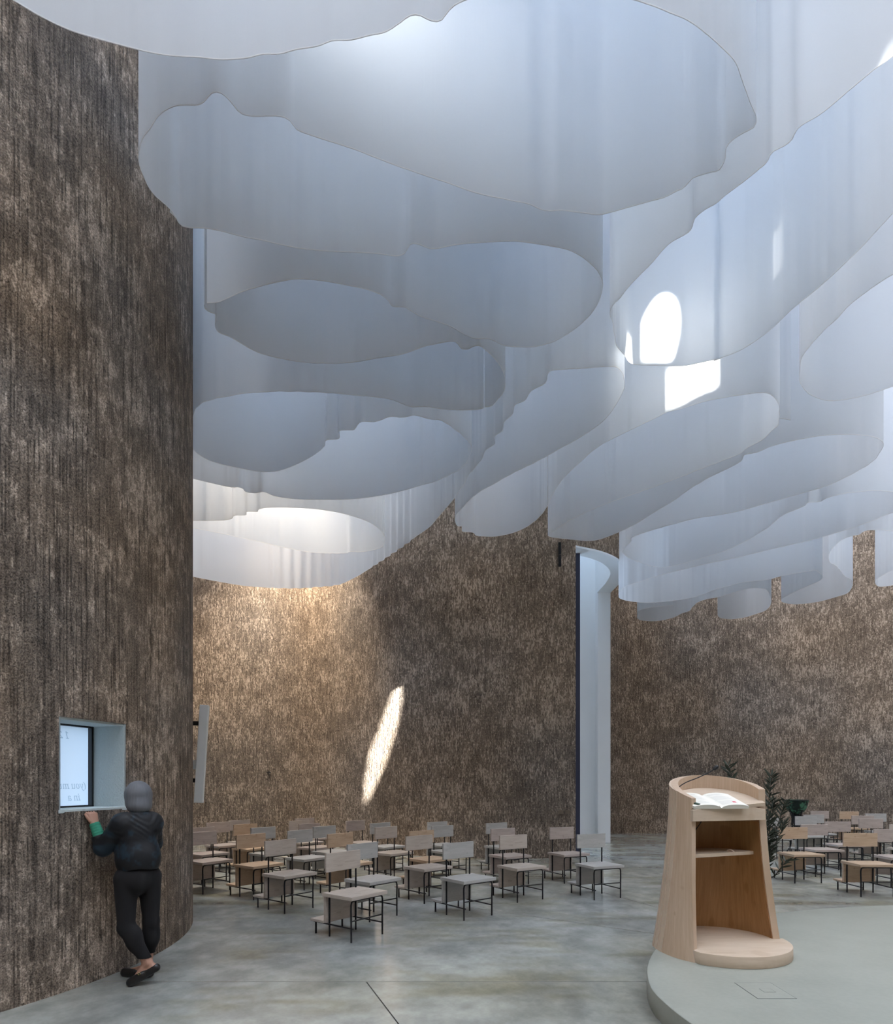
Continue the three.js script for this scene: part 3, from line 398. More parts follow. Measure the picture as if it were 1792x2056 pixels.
  part(m, 'capsule', head, M.black, [0.33, 0.205, 0.01], [0, 0, -0.95]);
}
// open book on the desk
{
  const cv = document.createElement('canvas'); cv.width = 900; cv.height = 640; const g = cv.getContext('2d');
  g.fillStyle = '#f4efe2'; g.fillRect(0, 0, 900, 640); g.fillStyle = '#5c5a58';
  for (const x0 of [60, 500]) for (let r = 0; r < 24; r++) { if ((r * 7 + x0) % 11 === 0) continue; const w = 180 + ((r * 53 + x0) % 150); for (let x = x0; x < x0 + w; x += 16) g.fillRect(x, 60 + r * 22, 11, 5); }
  g.fillStyle = '#d8485a'; g.fillRect(50, 330, 40, 52); g.fillRect(700, 470, 60, 56);
  const tx = new THREE.CanvasTexture(cv); tx.colorSpace = THREE.SRGBColorSpace;
  const page = new THREE.MeshStandardMaterial({ map: tx, roughness: 0.8 }), block = new THREE.MeshStandardMaterial({ color: lin(0.78, 0.75, 0.66), roughness: 0.9 });
  const b = thing('open_book', 'open printed book with red marks lying on the lectern desk', 'book', [LEC.x - 0.09, PLAT + 1.237, LEC.z + 0.05], 0.12);
  const W = 0.47, D = 0.31, n = 24, gp = new THREE.PlaneGeometry(W, D, n, 2).rotateX(-Math.PI / 2), p = gp.attributes.position;
  const lift = (x) => 0.02 + 0.016 * Math.sin(Math.min(1, Math.abs(x) / (W / 2)) * Math.PI * 0.95) - 0.012 * Math.exp(-Math.abs(x) * 60);
  for (let i = 0; i < p.count; i++) p.setY(i, lift(p.getX(i))); gp.computeVertexNormals();
  const tilt = new THREE.Group(); tilt.name = 'pages'; tilt.rotation.x = 0.3; b.add(tilt);
  part(tilt, 'printed_spread', gp, page);
  const side = new THREE.Shape(); side.moveTo(-W / 2, 0); for (let i = 0; i <= n; i++) { const x = -W / 2 + W * i / n; side.lineTo(x, lift(x) - 0.001); } side.lineTo(W / 2, 0); side.closePath();
  part(tilt, 'page_block', new THREE.ExtrudeGeometry(side, { depth: D, bevelEnabled: false }).translate(0, 0, -D / 2), block);
  part(tilt, 'ribbon_marker', new RoundedBoxGeometry(0.035, 0.03, 0.07, 2, 0.008), new THREE.MeshStandardMaterial({ color: lin(0.02, 0.05, 0.03), roughness: 0.6 }), [-0.2, 0.022, 0.11], [0, 0.5, 0]);
}

/* ------------------------------------------------------------------ kneeler chairs */
const box = (x, y, z) => new RoundedBoxGeometry(x, y, z, 2, 0.003);
const CG = {
  seat: box(0.5, 0.036, 0.43), back: box(0.47, 0.19, 0.026), panel: box(0.44, 0.27, 0.034), knee: box(0.46, 0.026, 0.2),
  post: new THREE.CylinderGeometry(0.0095, 0.0095, 0.66, 8), kleg: new THREE.CylinderGeometry(0.009, 0.011, 0.135, 8), rail: new THREE.CylinderGeometry(0.008, 0.008, 0.58, 6).rotateX(Math.PI / 2), bar: new THREE.CylinderGeometry(0.0075, 0.0075, 0.42, 6).rotateZ(Math.PI / 2),
  hoop: (() => { const pts = [[-0.21, 0.0], [-0.21, 0.36], [-0.205, 0.395], [-0.17, 0.4], [0.17, 0.4], [0.205, 0.395], [0.21, 0.36], [0.21, 0]]; return pts; })(),
};
const tube = (pts, r, n = 20) => new THREE.TubeGeometry(new THREE.CatmullRomCurve3(pts.map((p) => new THREE.Vector3(...p)), false, 'centripetal'), n, r, 7);
CG.legL = tube([[-0.215, 0, 0], [-0.215, 0.2, 0], [-0.215, 0.37, 0], [-0.205, 0.395, 0], [-0.175, 0.401, 0], [0, 0.401, 0]], 0.0095); CG.legR = CG.legL.clone().rotateY(Math.PI);
CG.foot = new THREE.CylinderGeometry(0.0095, 0.0105, 0.03, 8);
function makeChair(mat) {
  const c = new THREE.Group();
  part(c, 'seat', CG.seat, mat, [0, 0.429, 0.015]);
  part(c, 'backrest', CG.back, mat, [0, 0.745, -0.165]);
  part(c, 'back_panel', CG.panel, mat, [0, 0.276, -0.192]);
  part(c, 'kneeler', CG.knee, mat, [0, 0.148, -0.308]);
  for (const s of [-1, 1]) {
    part(c, 'leg', CG.post, M.rod, [s * 0.18, 0.33, -0.165]);
    part(c, 'leg', s < 0 ? CG.legL : CG.legR, M.rod, [0, 0, 0.19]);
    part(c, 'leg', CG.kleg, M.rod, [s * 0.18, 0.0675, -0.375]);
    part(c, 'side_rail', CG.rail, M.rod, [s * 0.197, 0.128, -0.095]);
  }
  part(c, 'crossbar', CG.bar, M.rod, [0, 0.205, 0.19]);
  return c;
}
const CHAIRS = [   // x, z of the backrest, heading in degrees, board tone, label, group
  [-3.55, -8.68, 35, 3, 'pinkish grey wood kneeler chair, nearest beside the rounded left wall', 'kneeler chairs of the left block'],
  [-3.92, -9.55, 35, 3, 'pinkish grey wood kneeler chair, second beside the rounded left wall', 'kneeler chairs of the left block'],
  [-4.13, -10.82, 36, 3, 'pinkish grey wood kneeler chair, third beside the rounded left wall', 'kneeler chairs of the left block'],
  [-2.07, -7.46, 37, 0, 'pale wood kneeler chair, nearest in the second column from the rounded left wall', 'kneeler chairs of the left block'],
  [-2.71, -8.29, 36, 1, 'warm honey wood kneeler chair, second in the second column from the rounded left wall', 'kneeler chairs of the left block'],
  [-2.94, -9.59, 36, 2, 'grey wood kneeler chair, third in the second column from the rounded left wall', 'kneeler chairs of the left block'],
  [-3.47, -10.32, 36, 1, 'warm honey wood kneeler chair, fourth in the second column from the rounded left wall', 'kneeler chairs of the left block'],
  [-3.96, -11.43, 36, 0, 'pale wood kneeler chair, fifth in the second column from the rounded left wall', 'kneeler chairs of the left block'],
  [-2.21, -9.02, 37, 2, 'grey wood kneeler chair, nearest in the third column from the rounded left wall', 'kneeler chairs of the left block'],
  [-2.01, -9.84, 38, 2, 'grey wood kneeler chair, second in the third column from the rounded left wall', 'kneeler chairs of the left block'],
  [-2.4, -10.47, 37, 3, 'pinkish grey wood kneeler chair, third in the third column from the rounded left wall', 'kneeler chairs of the left block'],
  [-2.79, -11.33, 37, 0, 'pale wood kneeler chair, fourth in the third column from the rounded left wall', 'kneeler chairs of the left block'],
  [-2.85, -12.04, 37, 3, 'pinkish grey wood kneeler chair, fifth in the third column from the rounded left wall', 'kneeler chairs of the left block'],
  [-1.07, -6.18, 38, 0, 'pale wood kneeler chair, nearest in the column led by the nearest chair', 'kneeler chairs of the left block'],
  [-0.99, -7.05, 40, 2, 'grey wood kneeler chair, second in the column led by the nearest chair', 'kneeler chairs of the left block'],
  [-1.5, -8.44, 38, 1, 'warm honey wood kneeler chair, third in the column led by the nearest chair', 'kneeler chairs of the left block'],
  [-1.72, -11.3, 39, 3, 'pinkish grey wood kneeler chair, fourth in the column led by the nearest chair', 'kneeler chairs of the left block'],
  [-0.37, -8.07, 47, 0, 'pale wood kneeler chair, nearest in the column just right of the nearest chair', 'kneeler chairs of the left block'],
  [-0.37, -8.91, 47, 1, 'warm honey wood kneeler chair, second in the column just right of the nearest chair', 'kneeler chairs of the left block'],
  [-0.98, -9.69, 43, 0, 'pale wood kneeler chair, third in the column just right of the nearest chair', 'kneeler chairs of the left block'],
  [-1.18, -10.64, 42, 2, 'grey wood kneeler chair, fourth in the column just right of the nearest chair', 'kneeler chairs of the left block'],
  [0.14, -7.14, 51, 2, 'grey wood kneeler chair, nearest in the middle column of the left block', 'kneeler chairs of the left block'],
  [-0.07, -9.95, 50, 2, 'grey wood kneeler chair, second in the middle column of the left block', 'kneeler chairs of the left block'],
  [-0.17, -10.93, 49, 2, 'grey wood kneeler chair, third in the middle column of the left block', 'kneeler chairs of the left block'],
  [0.91, -8.15, 58, 0, 'pale wood kneeler chair, nearest in the column next to the doorway pair', 'kneeler chairs of the left block'],
  [0.88, -9.34, 57, 3, 'pinkish grey wood kneeler chair, second in the column next to the doorway pair', 'kneeler chairs of the left block'],
  [0.89, -10.64, 56, 2, 'grey wood kneeler chair, third in the column next to the doorway pair', 'kneeler chairs of the left block'],
  [2.01, -8.31, 67, 2, 'grey wood kneeler chair, nearest of the pair in front of the tall doorway', 'kneeler chairs of the left block'],
  [1.85, -9.61, 64, 3, 'pinkish grey wood kneeler chair, second of the pair in front of the tall doorway', 'kneeler chairs of the left block'],
  [5.56, -9.59, 86, 1, 'warm honey wood kneeler chair, nearest in the right block beside the plant', 'kneeler chairs of the right block'],
  [6.63, -12.31, 84, 2, 'grey wood kneeler chair, second in the right block beside the plant', 'kneeler chairs of the right block'],
  [6.29, -10.23, 88, 3, 'pinkish grey wood kneeler chair, nearest in the right block left column', 'kneeler chairs of the right block'],
  [7.65, -12.73, 87, 2, 'grey wood kneeler chair, second in the right block left column', 'kneeler chairs of the right block'],
  [8.2, -13.36, 88, 2, 'grey wood kneeler chair, third in the right block left column', 'kneeler chairs of the right block'],
  [9.41, -15.08, 88, 3, 'pinkish grey wood kneeler chair, fourth in the right block left column', 'kneeler chairs of the right block'],
  [5.85, -8.46, 92, 1, 'warm honey wood kneeler chair, nearest in the right block middle column', 'kneeler chairs of the right block'],
  [7.19, -10.99, 90, 3, 'pinkish grey wood kneeler chair, second in the right block middle column', 'kneeler chairs of the right block'],
  [10.03, -14.9, 91, 1, 'warm honey wood kneeler chair, third in the right block middle column', 'kneeler chairs of the right block'],
  [6.81, -9.2, 92, 3, 'pinkish grey wood kneeler chair, nearest in the right block right column', 'kneeler chairs of the right block'],
  [7.82, -10.23, 92, 0, 'pale wood kneeler chair, second in the right block right column', 'kneeler chairs of the right block'],
  [8.41, -11.85, 92, 3, 'pinkish grey wood kneeler chair, third in the right block right column', 'kneeler chairs of the right block'],
  [9.04, -12.99, 92, 3, 'pinkish grey wood kneeler chair, fourth in the right block right column', 'kneeler chairs of the right block'],
  [9.95, -13.86, 92, 2, 'grey wood kneeler chair, fifth in the right block right column', 'kneeler chairs of the right block'],
];
{
  const protos = chairTones.map(makeChair);
  for (const [x, z, yaw, tone, label, group] of CHAIRS) {
    const c = protos[tone].clone(); c.name = numbered('kneeler_chair'); const th = (90 - yaw) * Math.PI / 180;
    c.position.set(x + 0.165 * Math.sin(th), 0, z + 0.165 * Math.cos(th)); c.rotation.y = th; c.userData = { label, category: 'chair', group }; scene.add(c);
  }
}

{
  const b = thing('closed_book', 'small dark closed book lying on a chair seat in the right block', 'book', [8.27, 0.448, -11.68], 0.4);
  part(b, 'cover', new RoundedBoxGeometry(0.15, 0.022, 0.21, 2, 0.004), M.black, [0, 0.011, 0]);
  part(b, 'pages', new THREE.BoxGeometry(0.148, 0.014, 0.2), new THREE.MeshStandardMaterial({ color: lin(0.7, 0.68, 0.6), roughness: 0.9 }), [0.003, 0.011, 0]);
}

/* ------------------------------------------------------------------ bronze bowl, plant, wall fittings */
{
  const verdigris = new THREE.MeshStandardMaterial({ map: texture(256, 256, ((a, b) => (i, o) => { const t = smooth(0.35, 0.7, a[i] * 0.6 + b[i] * 0.4); o[0] = 26 + 50 * t; o[1] = 40 + 86 * t; o[2] = 34 + 66 * t; })(noiseMap(256, 256, 12, 12, 61), noiseMap(256, 256, 40, 40, 62)), true), roughness: 0.6, metalness: 0.3 });
  const f = thing('font_bowl', 'green bronze bowl on a twisted dark iron stand behind the right chairs', 'bowl', [7.78, 0, -13.3]);
  const prof = [[0.02, 0.86], [0.08, 0.865], [0.15, 0.91], [0.2, 0.99], [0.225, 1.08], [0.235, 1.15], [0.245, 1.16], [0.245, 1.172], [0.222, 1.172], [0.21, 1.08], [0.18, 0.99], [0.12, 0.92], [0.02, 0.9]];
  part(f, 'bowl', new THREE.LatheGeometry(prof.map(([x, y]) => new THREE.Vector2(x, y)), 40), verdigris);
  part(f, 'rim', new THREE.TorusGeometry(0.24, 0.01, 8, 48).rotateX(Math.PI / 2), M.rod, [0, 1.166, 0]);
  for (let k = 0; k < 4; k++) { const a = k * Math.PI / 2 + 0.4; const pts = []; for (let i = 0; i <= 10; i++) { const t = i / 10, r = 0.17 - 0.1 * Math.sin(t * Math.PI) + 0.015 * Math.sin(t * 19 + k), q = a + 0.9 * t; pts.push([Math.cos(q) * r, 0.95 * t + 0.015, Math.sin(q) * r]); } part(f, 'leg', tube(pts, 0.016, 30), M.rod); }
  part(f, 'core', new THREE.LatheGeometry([[0.0, 0.3], [0.03, 0.32], [0.045, 0.5], [0.035, 0.62], [0.07, 0.75], [0.06, 0.87], [0, 0.87]].map(([x, y]) => new THREE.Vector2(x, y)), 16), M.rod);
  for (const y of [0.3, 0.6]) part(f, 'ring', new THREE.TorusGeometry(0.085, 0.012, 8, 28).rotateX(Math.PI / 2), M.rod, [0, y, 0]);
}
{
  const leafMat = new THREE.MeshPhysicalMaterial({ color: lin(0.035, 0.045, 0.028), roughness: 0.6, side: THREE.DoubleSide }), stemMat = new THREE.MeshStandardMaterial({ color: lin(0.05, 0.04, 0.03), roughness: 0.8 });
  const p = thing('olive_plant', 'slender dark leafy olive plant standing behind the lectern', 'plant', [4.35, 0, -8.25]);
  const pot = new THREE.LatheGeometry([[0, 0], [0.085, 0], [0.1, 0.02], [0.115, 0.24], [0.11, 0.26], [0.095, 0.25], [0, 0.23]].map(([x, y]) => new THREE.Vector2(x, y)), 28);
  part(p, 'pot', pot, M.black);
  const leaf = (() => { const g = new THREE.PlaneGeometry(0.019, 0.1, 2, 6); const q = g.attributes.position; for (let i = 0; i < q.count; i++) { const t = (q.getY(i) + 0.05) / 0.1; q.setXYZ(i, q.getX(i) * Math.sin(Math.PI * clamp(t, 0.02, 0.98)) ** 0.8, t * 0.1, 0.018 * t * t - Math.abs(q.getX(i)) * 0.3); } g.computeVertexNormals(); return g; })();
  const leaves = [], stems = [], mtx = new THREE.Matrix4(), qt = new THREE.Quaternion(), up = new THREE.Vector3(0, 1, 0);
  const ends = [[0.13, 1.66, 0.02], [-0.46, 1.8, -0.02], [0.3, 1.3, 0.05], [0.26, 1.02, 0.1], [0.2, 0.8, -0.12], [0.05, 1.1, 0.1], [0.28, 0.5, 0.12], [-0.05, 0.75, -0.1], [0.15, 0.62, 0.0], [0.15, 1.32, 0.06]];
  for (const e of ends) {
    const c = new THREE.CatmullRomCurve3([new THREE.Vector3(rr(-0.04, 0.04), 0.24, rr(-0.04, 0.04)), new THREE.Vector3(e[0] * 0.3 + rr(-0.03, 0.03), e[1] * 0.5, e[2] * 0.4), new THREE.Vector3(e[0] * 0.8, e[1] * 0.85, e[2] * 0.9), new THREE.Vector3(...e)]);
    stems.push(new THREE.TubeGeometry(c, 18, 0.005, 5));
    const n = Math.round(e[1] * 34);
    for (let i = 0; i < n; i++) { const t = 0.25 + 0.75 * i / n, q = c.getPoint(t), d = c.getTangent(t), a = i * 2.4 + rr(-0.4, 0.4); const out = new THREE.Vector3(Math.cos(a), rr(-0.1, 0.9), Math.sin(a)).addScaledVector(d, 0.55).normalize(); qt.setFromUnitVectors(up, out); const s = rr(0.9, 1.6); mtx.compose(q, qt, new THREE.Vector3(s, s, s)); leaves.push(leaf.clone().applyMatrix4(mtx)); }
  }
  part(p, 'stem', mergeGeometries(stems), stemMat);
  const fo = part(p, 'foliage', mergeGeometries(leaves), leafMat); fo.userData.kind = 'stuff';
}
{
  // white column loudspeaker on the drum wall
  const s = thing('column_speaker', 'slim white column loudspeaker bracketed to the rounded left wall', 'speaker', [-2.955, 0, -7.22]);
  part(s, 'cabinet', new RoundedBoxGeometry(0.1, 1.18, 0.09, 3, 0.006), M.speaker, [0.0, 1.9, 0], [0, 0.2, -0.058]);
  part(s, 'bracket', new RoundedBoxGeometry(0.14, 0.11, 0.02, 2, 0.004), M.speaker, [-0.1, 1.77, 0.0]);
  for (const y of [2.27, 1.58]) part(s, 'clamp', new THREE.BoxGeometry(0.14, 0.05, 0.03), M.black, [-0.08, y, 0]);
  part(s, 'cable', tube([[-0.12, 1.7, 0], [-0.11, 1.62, 0.02], [-0.09, 1.57, 0]], 0.006), M.black);
  // pair of black column speakers on the back wall
  const mk = (y, label) => { const b = thing('black_speaker', label, 'speaker', [2.34, y, -12.345], -0.12, 'pair of black speakers beside the doorway'); part(b, 'cabinet', new RoundedBoxGeometry(0.055, 0.235, 0.05, 2, 0.006), M.black); for (let k = 0; k < 6; k++) part(b, 'driver', new THREE.CylinderGeometry(0.014, 0.014, 0.006, 14).rotateX(Math.PI / 2), M.rod, [0, -0.09 + k * 0.036, 0.026]); };
  mk(6.4, 'upper of two small black column speakers beside the doorway'); mk(6.14, 'lower of two small black column speakers beside the doorway');
  // small cross
  const c = thing('wall_cross', 'tiny black cross fixed to the back wall', 'cross', [-4.5, 1.79, -15.155], 0.02);
  part(c, 'upright', new THREE.BoxGeometry(0.022, 0.15, 0.02), M.black); part(c, 'crossbeam', new THREE.BoxGeometry(0.1, 0.022, 0.02), M.black, [0, 0.03, 0]);
  for (const [x, l] of [[2.36, 'left of two flush brown wall plates beside the doorway'], [2.5, 'right of two flush brown wall plates beside the doorway']]) { const p = thing('wall_plate', l, 'wall plate', [x, 0.95, -12.345 - (x - 2.36) * 0.2], -0.2, 'flush wall plates'); part(p, 'plate', new RoundedBoxGeometry(0.1, 0.085, 0.03, 2, 0.004), new THREE.MeshStandardMaterial({ color: lin(0.2, 0.16, 0.12), roughness: 0.8 })); }
}
/* ------------------------------------------------------------------ person at the window */
{
  const person = thing('person', 'person in dark navy jacket and black leggings on tiptoe looking out of the small window', 'person', [-2.41, 0, -4.66]);
  const V = (x, y, z) => new THREE.Vector3(x, y, z);
  const cap = (p, a, b, ra, rb) => { const abx = b.x - a.x, aby = b.y - a.y, abz = b.z - a.z, h = clamp(((p.x - a.x) * abx + (p.y - a.y) * aby + (p.z - a.z) * abz) / (abx * abx + aby * aby + abz * abz)); const dx = p.x - a.x - abx * h, dy = p.y - a.y - aby * h, dz = p.z - a.z - abz * h; return Math.sqrt(dx * dx + dy * dy + dz * dz) - (ra + (rb - ra) * h); };
  const smin = (a, b, k) => { const h = clamp(0.5 + 0.5 * (b - a) / k); return b + (a - b) * h - k * h * (1 - h); };
  const ell = (p, c, r) => { const x = (p.x - c.x) / r.x, y = (p.y - c.y) / r.y, z = (p.z - c.z) / r.z, k = Math.sqrt(x * x + y * y + z * z); return (k - 1) * Math.min(r.x, r.y, r.z); };
  function mesh(fn, c, half, res) {
    const mc = new MarchingCubes(res, new THREE.MeshStandardMaterial(), false, false, 400000), n = mc.size, hs = n / 2, p = V(0, 0, 0); mc.isolation = 0;
    for (let k = 0; k < n; k++) for (let j = 0; j < n; j++) for (let i = 0; i < n; i++) { p.set(c[0] + (i - hs) / hs * half, c[1] + (j - hs) / hs * half, c[2] + (k - hs) / hs * half); mc.field[i + j * n + k * n * n] = -fn(p); }
    mc.update(); const g = new THREE.BufferGeometry(), cnt = mc.count; g.setAttribute('position', new THREE.Float32BufferAttribute(mc.positionArray.slice(0, cnt * 3), 3));
    g.scale(half, half, half).translate(...c); const m = mergeVertices(g, 1e-4); m.computeVertexNormals(); return m;
  }
  // joints (offsets from the base in metres; she faces the wall, left and away)
  const J = { head: V(-0.012, 1.445, -0.03), chin: V(-0.055, 1.375, -0.075), neck: V(0.0, 1.30, 0.0), chest: V(0.0, 1.13, 0.0), waist: V(0.01, 0.95, 0.01), pelvis: V(0.01, 0.83, 0.01),
    ls: V(-0.085, 1.235, 0.06), le: V(-0.235, 1.05, 0.05), lw: V(-0.30, 1.235, 0.055), lh: V(-0.335, 1.325, 0.03),
    rs: V(0.085, 1.235, -0.06), re: V(0.02, 1.06, -0.22), rw: V(-0.12, 1.2, -0.27), rh: V(-0.18, 1.28, -0.29),
    lhip: V(-0.055, 0.81, 0.06), lk: V(-0.04, 0.44, 0.085), la: V(0.105, 0.175, 0.055), lt: V(0.015, 0.03, 0.1), lheel: V(0.16, 0.13, 0.06),
    rhip: V(0.07, 0.81, -0.05), rk: V(0.085, 0.46, -0.045), ra: V(0.03, 0.09, -0.1), rt: V(-0.17, 0.03, -0.14), rheel: V(0.035, 0.035, -0.1) };
  const skin = new THREE.MeshStandardMaterial({ color: lin(0.42, 0.23, 0.16), roughness: 0.55 });
  const SPREAD = V(0.28, 0.06, -0.96).normalize();                        // along the sill
  const fingers = (w, h, side) => { const d = h.clone().sub(w).normalize(), s = SPREAD, out = [];
    for (let k = 0; k < 4; k++) { const o = (k - 1.5) * 0.021, r = w.clone().addScaledVector(d, 0.078).addScaledVector(s, o), L = [0.9, 1.05, 1, 0.78][side > 0 ? k : 3 - k]; const m = r.clone().add(V(-0.032 * L, 0.02 * L, -0.006)), t = m.clone().add(V(-0.034 * L, -0.006 * L, -0.009)); out.push([r, m, 0.0098, 0.009], [m, t, 0.009, 0.0072]); }
    const tr = w.clone().addScaledVector(d, 0.025).addScaledVector(s, -0.032 * side), tm = tr.clone().addScaledVector(d, 0.035).addScaledVector(s, -0.02 * side), tt = tm.clone().addScaledVector(d, 0.026).add(V(-0.01, 0, 0)); out.push([tr, tm, 0.0115, 0.0102], [tm, tt, 0.0102, 0.008]); return out; };
  const palm = (p, w, h) => { const d = h.clone().sub(w).normalize(); let v = 1; for (const o of [-0.03, -0.01, 0.01, 0.03]) { const s = SPREAD.clone().multiplyScalar(o); v = smin(v, cap(p, w.clone().addScaledVector(s, 0.5), w.clone().addScaledVector(d, 0.08).add(s), 0.018, 0.0135), 0.012); } return v; };
  const fl = fingers(J.lw, J.lh, 1), fr = fingers(J.rw, J.rh, -1);
  const hand = (p, w, h, F) => { let v = palm(p, w, h); for (const f of F) v = Math.min(v, cap(p, ...f)); return v; };
  const headF = (p) => { let v = ell(p, J.head, V(0.078, 0.108, 0.092)); v = smin(v, ell(p, J.chin, V(0.045, 0.045, 0.045)), 0.05); v = smin(v, cap(p, V(-0.085, 1.44, -0.105), V(-0.094, 1.415, -0.118), 0.009, 0.013), 0.012); v = smin(v, cap(p, V(-0.078, 1.385, -0.1), V(-0.074, 1.383, -0.112), 0.009, 0.009), 0.012); v = Math.max(v, -ell(p, V(-0.093, 1.455, -0.078), V(0.016, 0.012, 0.016))); v = smin(v, ell(p, V(-0.05, 1.435, 0.045), V(0.012, 0.03, 0.02)), 0.006); v = smin(v, cap(p, J.neck, J.head, 0.05, 0.048), 0.03); return v; };
  const legs = (p, e) => { let v = cap(p, J.lhip, J.lk, 0.08 + e, 0.052 + e); v = smin(v, cap(p, J.lk, J.la, 0.055 + e, 0.034 + e), 0.02); v = smin(v, ell(p, J.lk.clone().lerp(J.la, 0.3).add(V(0.02, 0, 0.01)), V(0.052 + e, 0.1, 0.052 + e)), 0.03); let w = cap(p, J.rhip, J.rk, 0.08 + e, 0.05 + e); w = smin(w, cap(p, J.rk, J.ra, 0.053 + e, 0.033 + e), 0.02); w = smin(w, ell(p, J.rk.clone().lerp(J.ra, 0.3).add(V(0.02, 0, 0.005)), V(0.05 + e, 0.1, 0.05 + e)), 0.03); v = smin(v, w, 0.012); v = smin(v, ell(p, J.pelvis, V(0.122 + e, 0.13 + e, 0.12 + e)), 0.05); v = smin(v, ell(p, V(0.045, 0.79, 0.07), V(0.075, 0.09, 0.07)), 0.03); return v; };
  const torso = (p, e) => { let v = ell(p, J.chest, V(0.112 + e, 0.2 + e, 0.1 + e)); v = smin(v, ell(p, J.waist, V(0.11 + e, 0.14 + e, 0.1 + e)), 0.06); v = smin(v, cap(p, J.ls, J.rs, 0.048 + e, 0.048 + e), 0.05); v = smin(v, cap(p, J.chest, J.neck, 0.08 + e, 0.05 + e), 0.05); return v; };
  const arms = (p, e) => { let v = cap(p, J.ls, J.le, 0.05 + e, 0.042 + e); v = smin(v, cap(p, J.le, J.lw, 0.042 + e, 0.026 + e * 0.5), 0.02); let w = cap(p, J.rs, J.re, 0.05 + e, 0.042 + e); w = smin(w, cap(p, J.re, J.rw, 0.042 + e, 0.026 + e * 0.5), 0.02); return Math.min(v, w); };
  const feet = (p, e) => { let v = cap(p, J.la, J.lheel, 0.033 + e, 0.027 + e); v = smin(v, cap(p, J.lheel, J.lt, 0.028 + e, 0.022 + e), 0.03); v = smin(v, cap(p, J.la, J.lt, 0.03 + e, 0.022 + e), 0.03); let w = cap(p, J.ra, J.rheel, 0.033 + e, 0.027 + e); w = smin(w, cap(p, J.rheel, J.rt, 0.028 + e, 0.022 + e), 0.03); w = smin(w, cap(p, J.ra, J.rt, 0.03 + e, 0.022 + e), 0.03); return Math.min(v, w); };
  const body = mergeGeometries([
    mesh((p) => { let v = smin(torso(p, 0), legs(p, -0.002), 0.05); v = smin(v, arms(p, 0), 0.04); v = smin(v, feet(p, -0.006), 0.02); v = smin(v, cap(p, J.neck, J.head, 0.048, 0.045), 0.03); return v; }, [-0.06, 0.76, -0.04], 0.84, 132),
    mesh(headF, [-0.03, 1.42, -0.04], 0.17, 84), mesh((p) => hand(p, J.lw, J.lh, fl), [J.lh.x - 0.02, J.lh.y + 0.0, J.lh.z], 0.13, 78), mesh((p) => hand(p, J.rw, J.rh, fr), [J.rh.x, J.rh.y, J.rh.z], 0.13, 78)]);
  part(person, 'body', body, skin);
  // jacket: quilted, ends at the hips; sleeves end above the wrists
  const jTex = texture(256, 256, ((a, b) => (i, o) => { const t = smooth(0.42, 0.75, a[i] * 0.7 + b[i] * 0.3); o[0] = 7 + 14 * t; o[1] = 10 + 30 * t; o[2] = 17 + 36 * t; })(noiseMap(256, 256, 9, 9, 71), noiseMap(256, 256, 30, 26, 72)), true);
  const jacket = mesh((p) => {
    const rip = 0.0014 * Math.sin(p.y * 120 + 3 * Math.sin(p.x * 31 + p.y * 14) + 3 * Math.sin(p.z * 37)) * Math.sin(p.x * 40 + p.z * 33 + p.y * 22); let v = torso(p, 0.026 + rip); v = smin(v, arms(p, 0.024 + rip), 0.045); v = smin(v, ell(p, V(0.01, 0.97, 0.005), V(0.162, 0.17, 0.145)), 0.04);
    v = Math.max(v, 0.882 + 0.012 * Math.sin(p.x * 21) - p.y); const cut = (w, e) => { const d = w.clone().sub(e).normalize(), o = e.clone().lerp(w, 0.52); return (p.x - o.x) * d.x + (p.y - o.y) * d.y + (p.z - o.z) * d.z; };
    const nearL = cap(p, J.le, J.lh, 0.075, 0.075), nearR = cap(p, J.re, J.rh, 0.075, 0.075); if (nearL < 0) v = Math.max(v, cut(J.lw, J.le)); if (nearR < 0) v = Math.max(v, cut(J.rw, J.re)); return Math.max(v, p.y - 1.325); }, [-0.05, 1.1, -0.05], 0.36, 120);
  { const q = jacket.attributes.position, uv = []; for (let i = 0; i < q.count; i++) uv.push(Math.atan2(q.getZ(i), q.getX(i)) / Math.PI, q.getY(i) * 2); jacket.setAttribute('uv', new THREE.Float32BufferAttribute(uv, 2)); }
  part(person, 'jacket', jacket, new THREE.MeshStandardMaterial({ map: jTex, roughness: 0.62 }));
  part(person, 'leggings', mesh((p) => Math.max(smin(legs(p, 0.008), torso(p, 0.006), 0.03), p.y - 0.955, (p.x > 0.045 || p.z > 0 ? 0.205 : 0.15) - p.y), [0.01, 0.5, 0.0], 0.46, 110), new THREE.MeshStandardMaterial({ color: lin(0.006, 0.0055, 0.0065), roughness: 0.9 }));
  part(person, 'sleeve_cuff', mesh((p) => { const o = J.le.clone().lerp(J.lw, 0.45), d = J.lw.clone().sub(J.le).normalize(), k = (p.x - o.x) * d.x + (p.y - o.y) * d.y + (p.z - o.z) * d.z; return Math.max(cap(p, J.le, J.lw, 0.048, 0.036) + 0.001 * Math.sin(k * 300), -k, k - 0.115); }, [-0.29, 1.15, 0.0], 0.14, 60), new THREE.MeshStandardMaterial({ color: lin(0.035, 0.26, 0.16), roughness: 0.8 }));
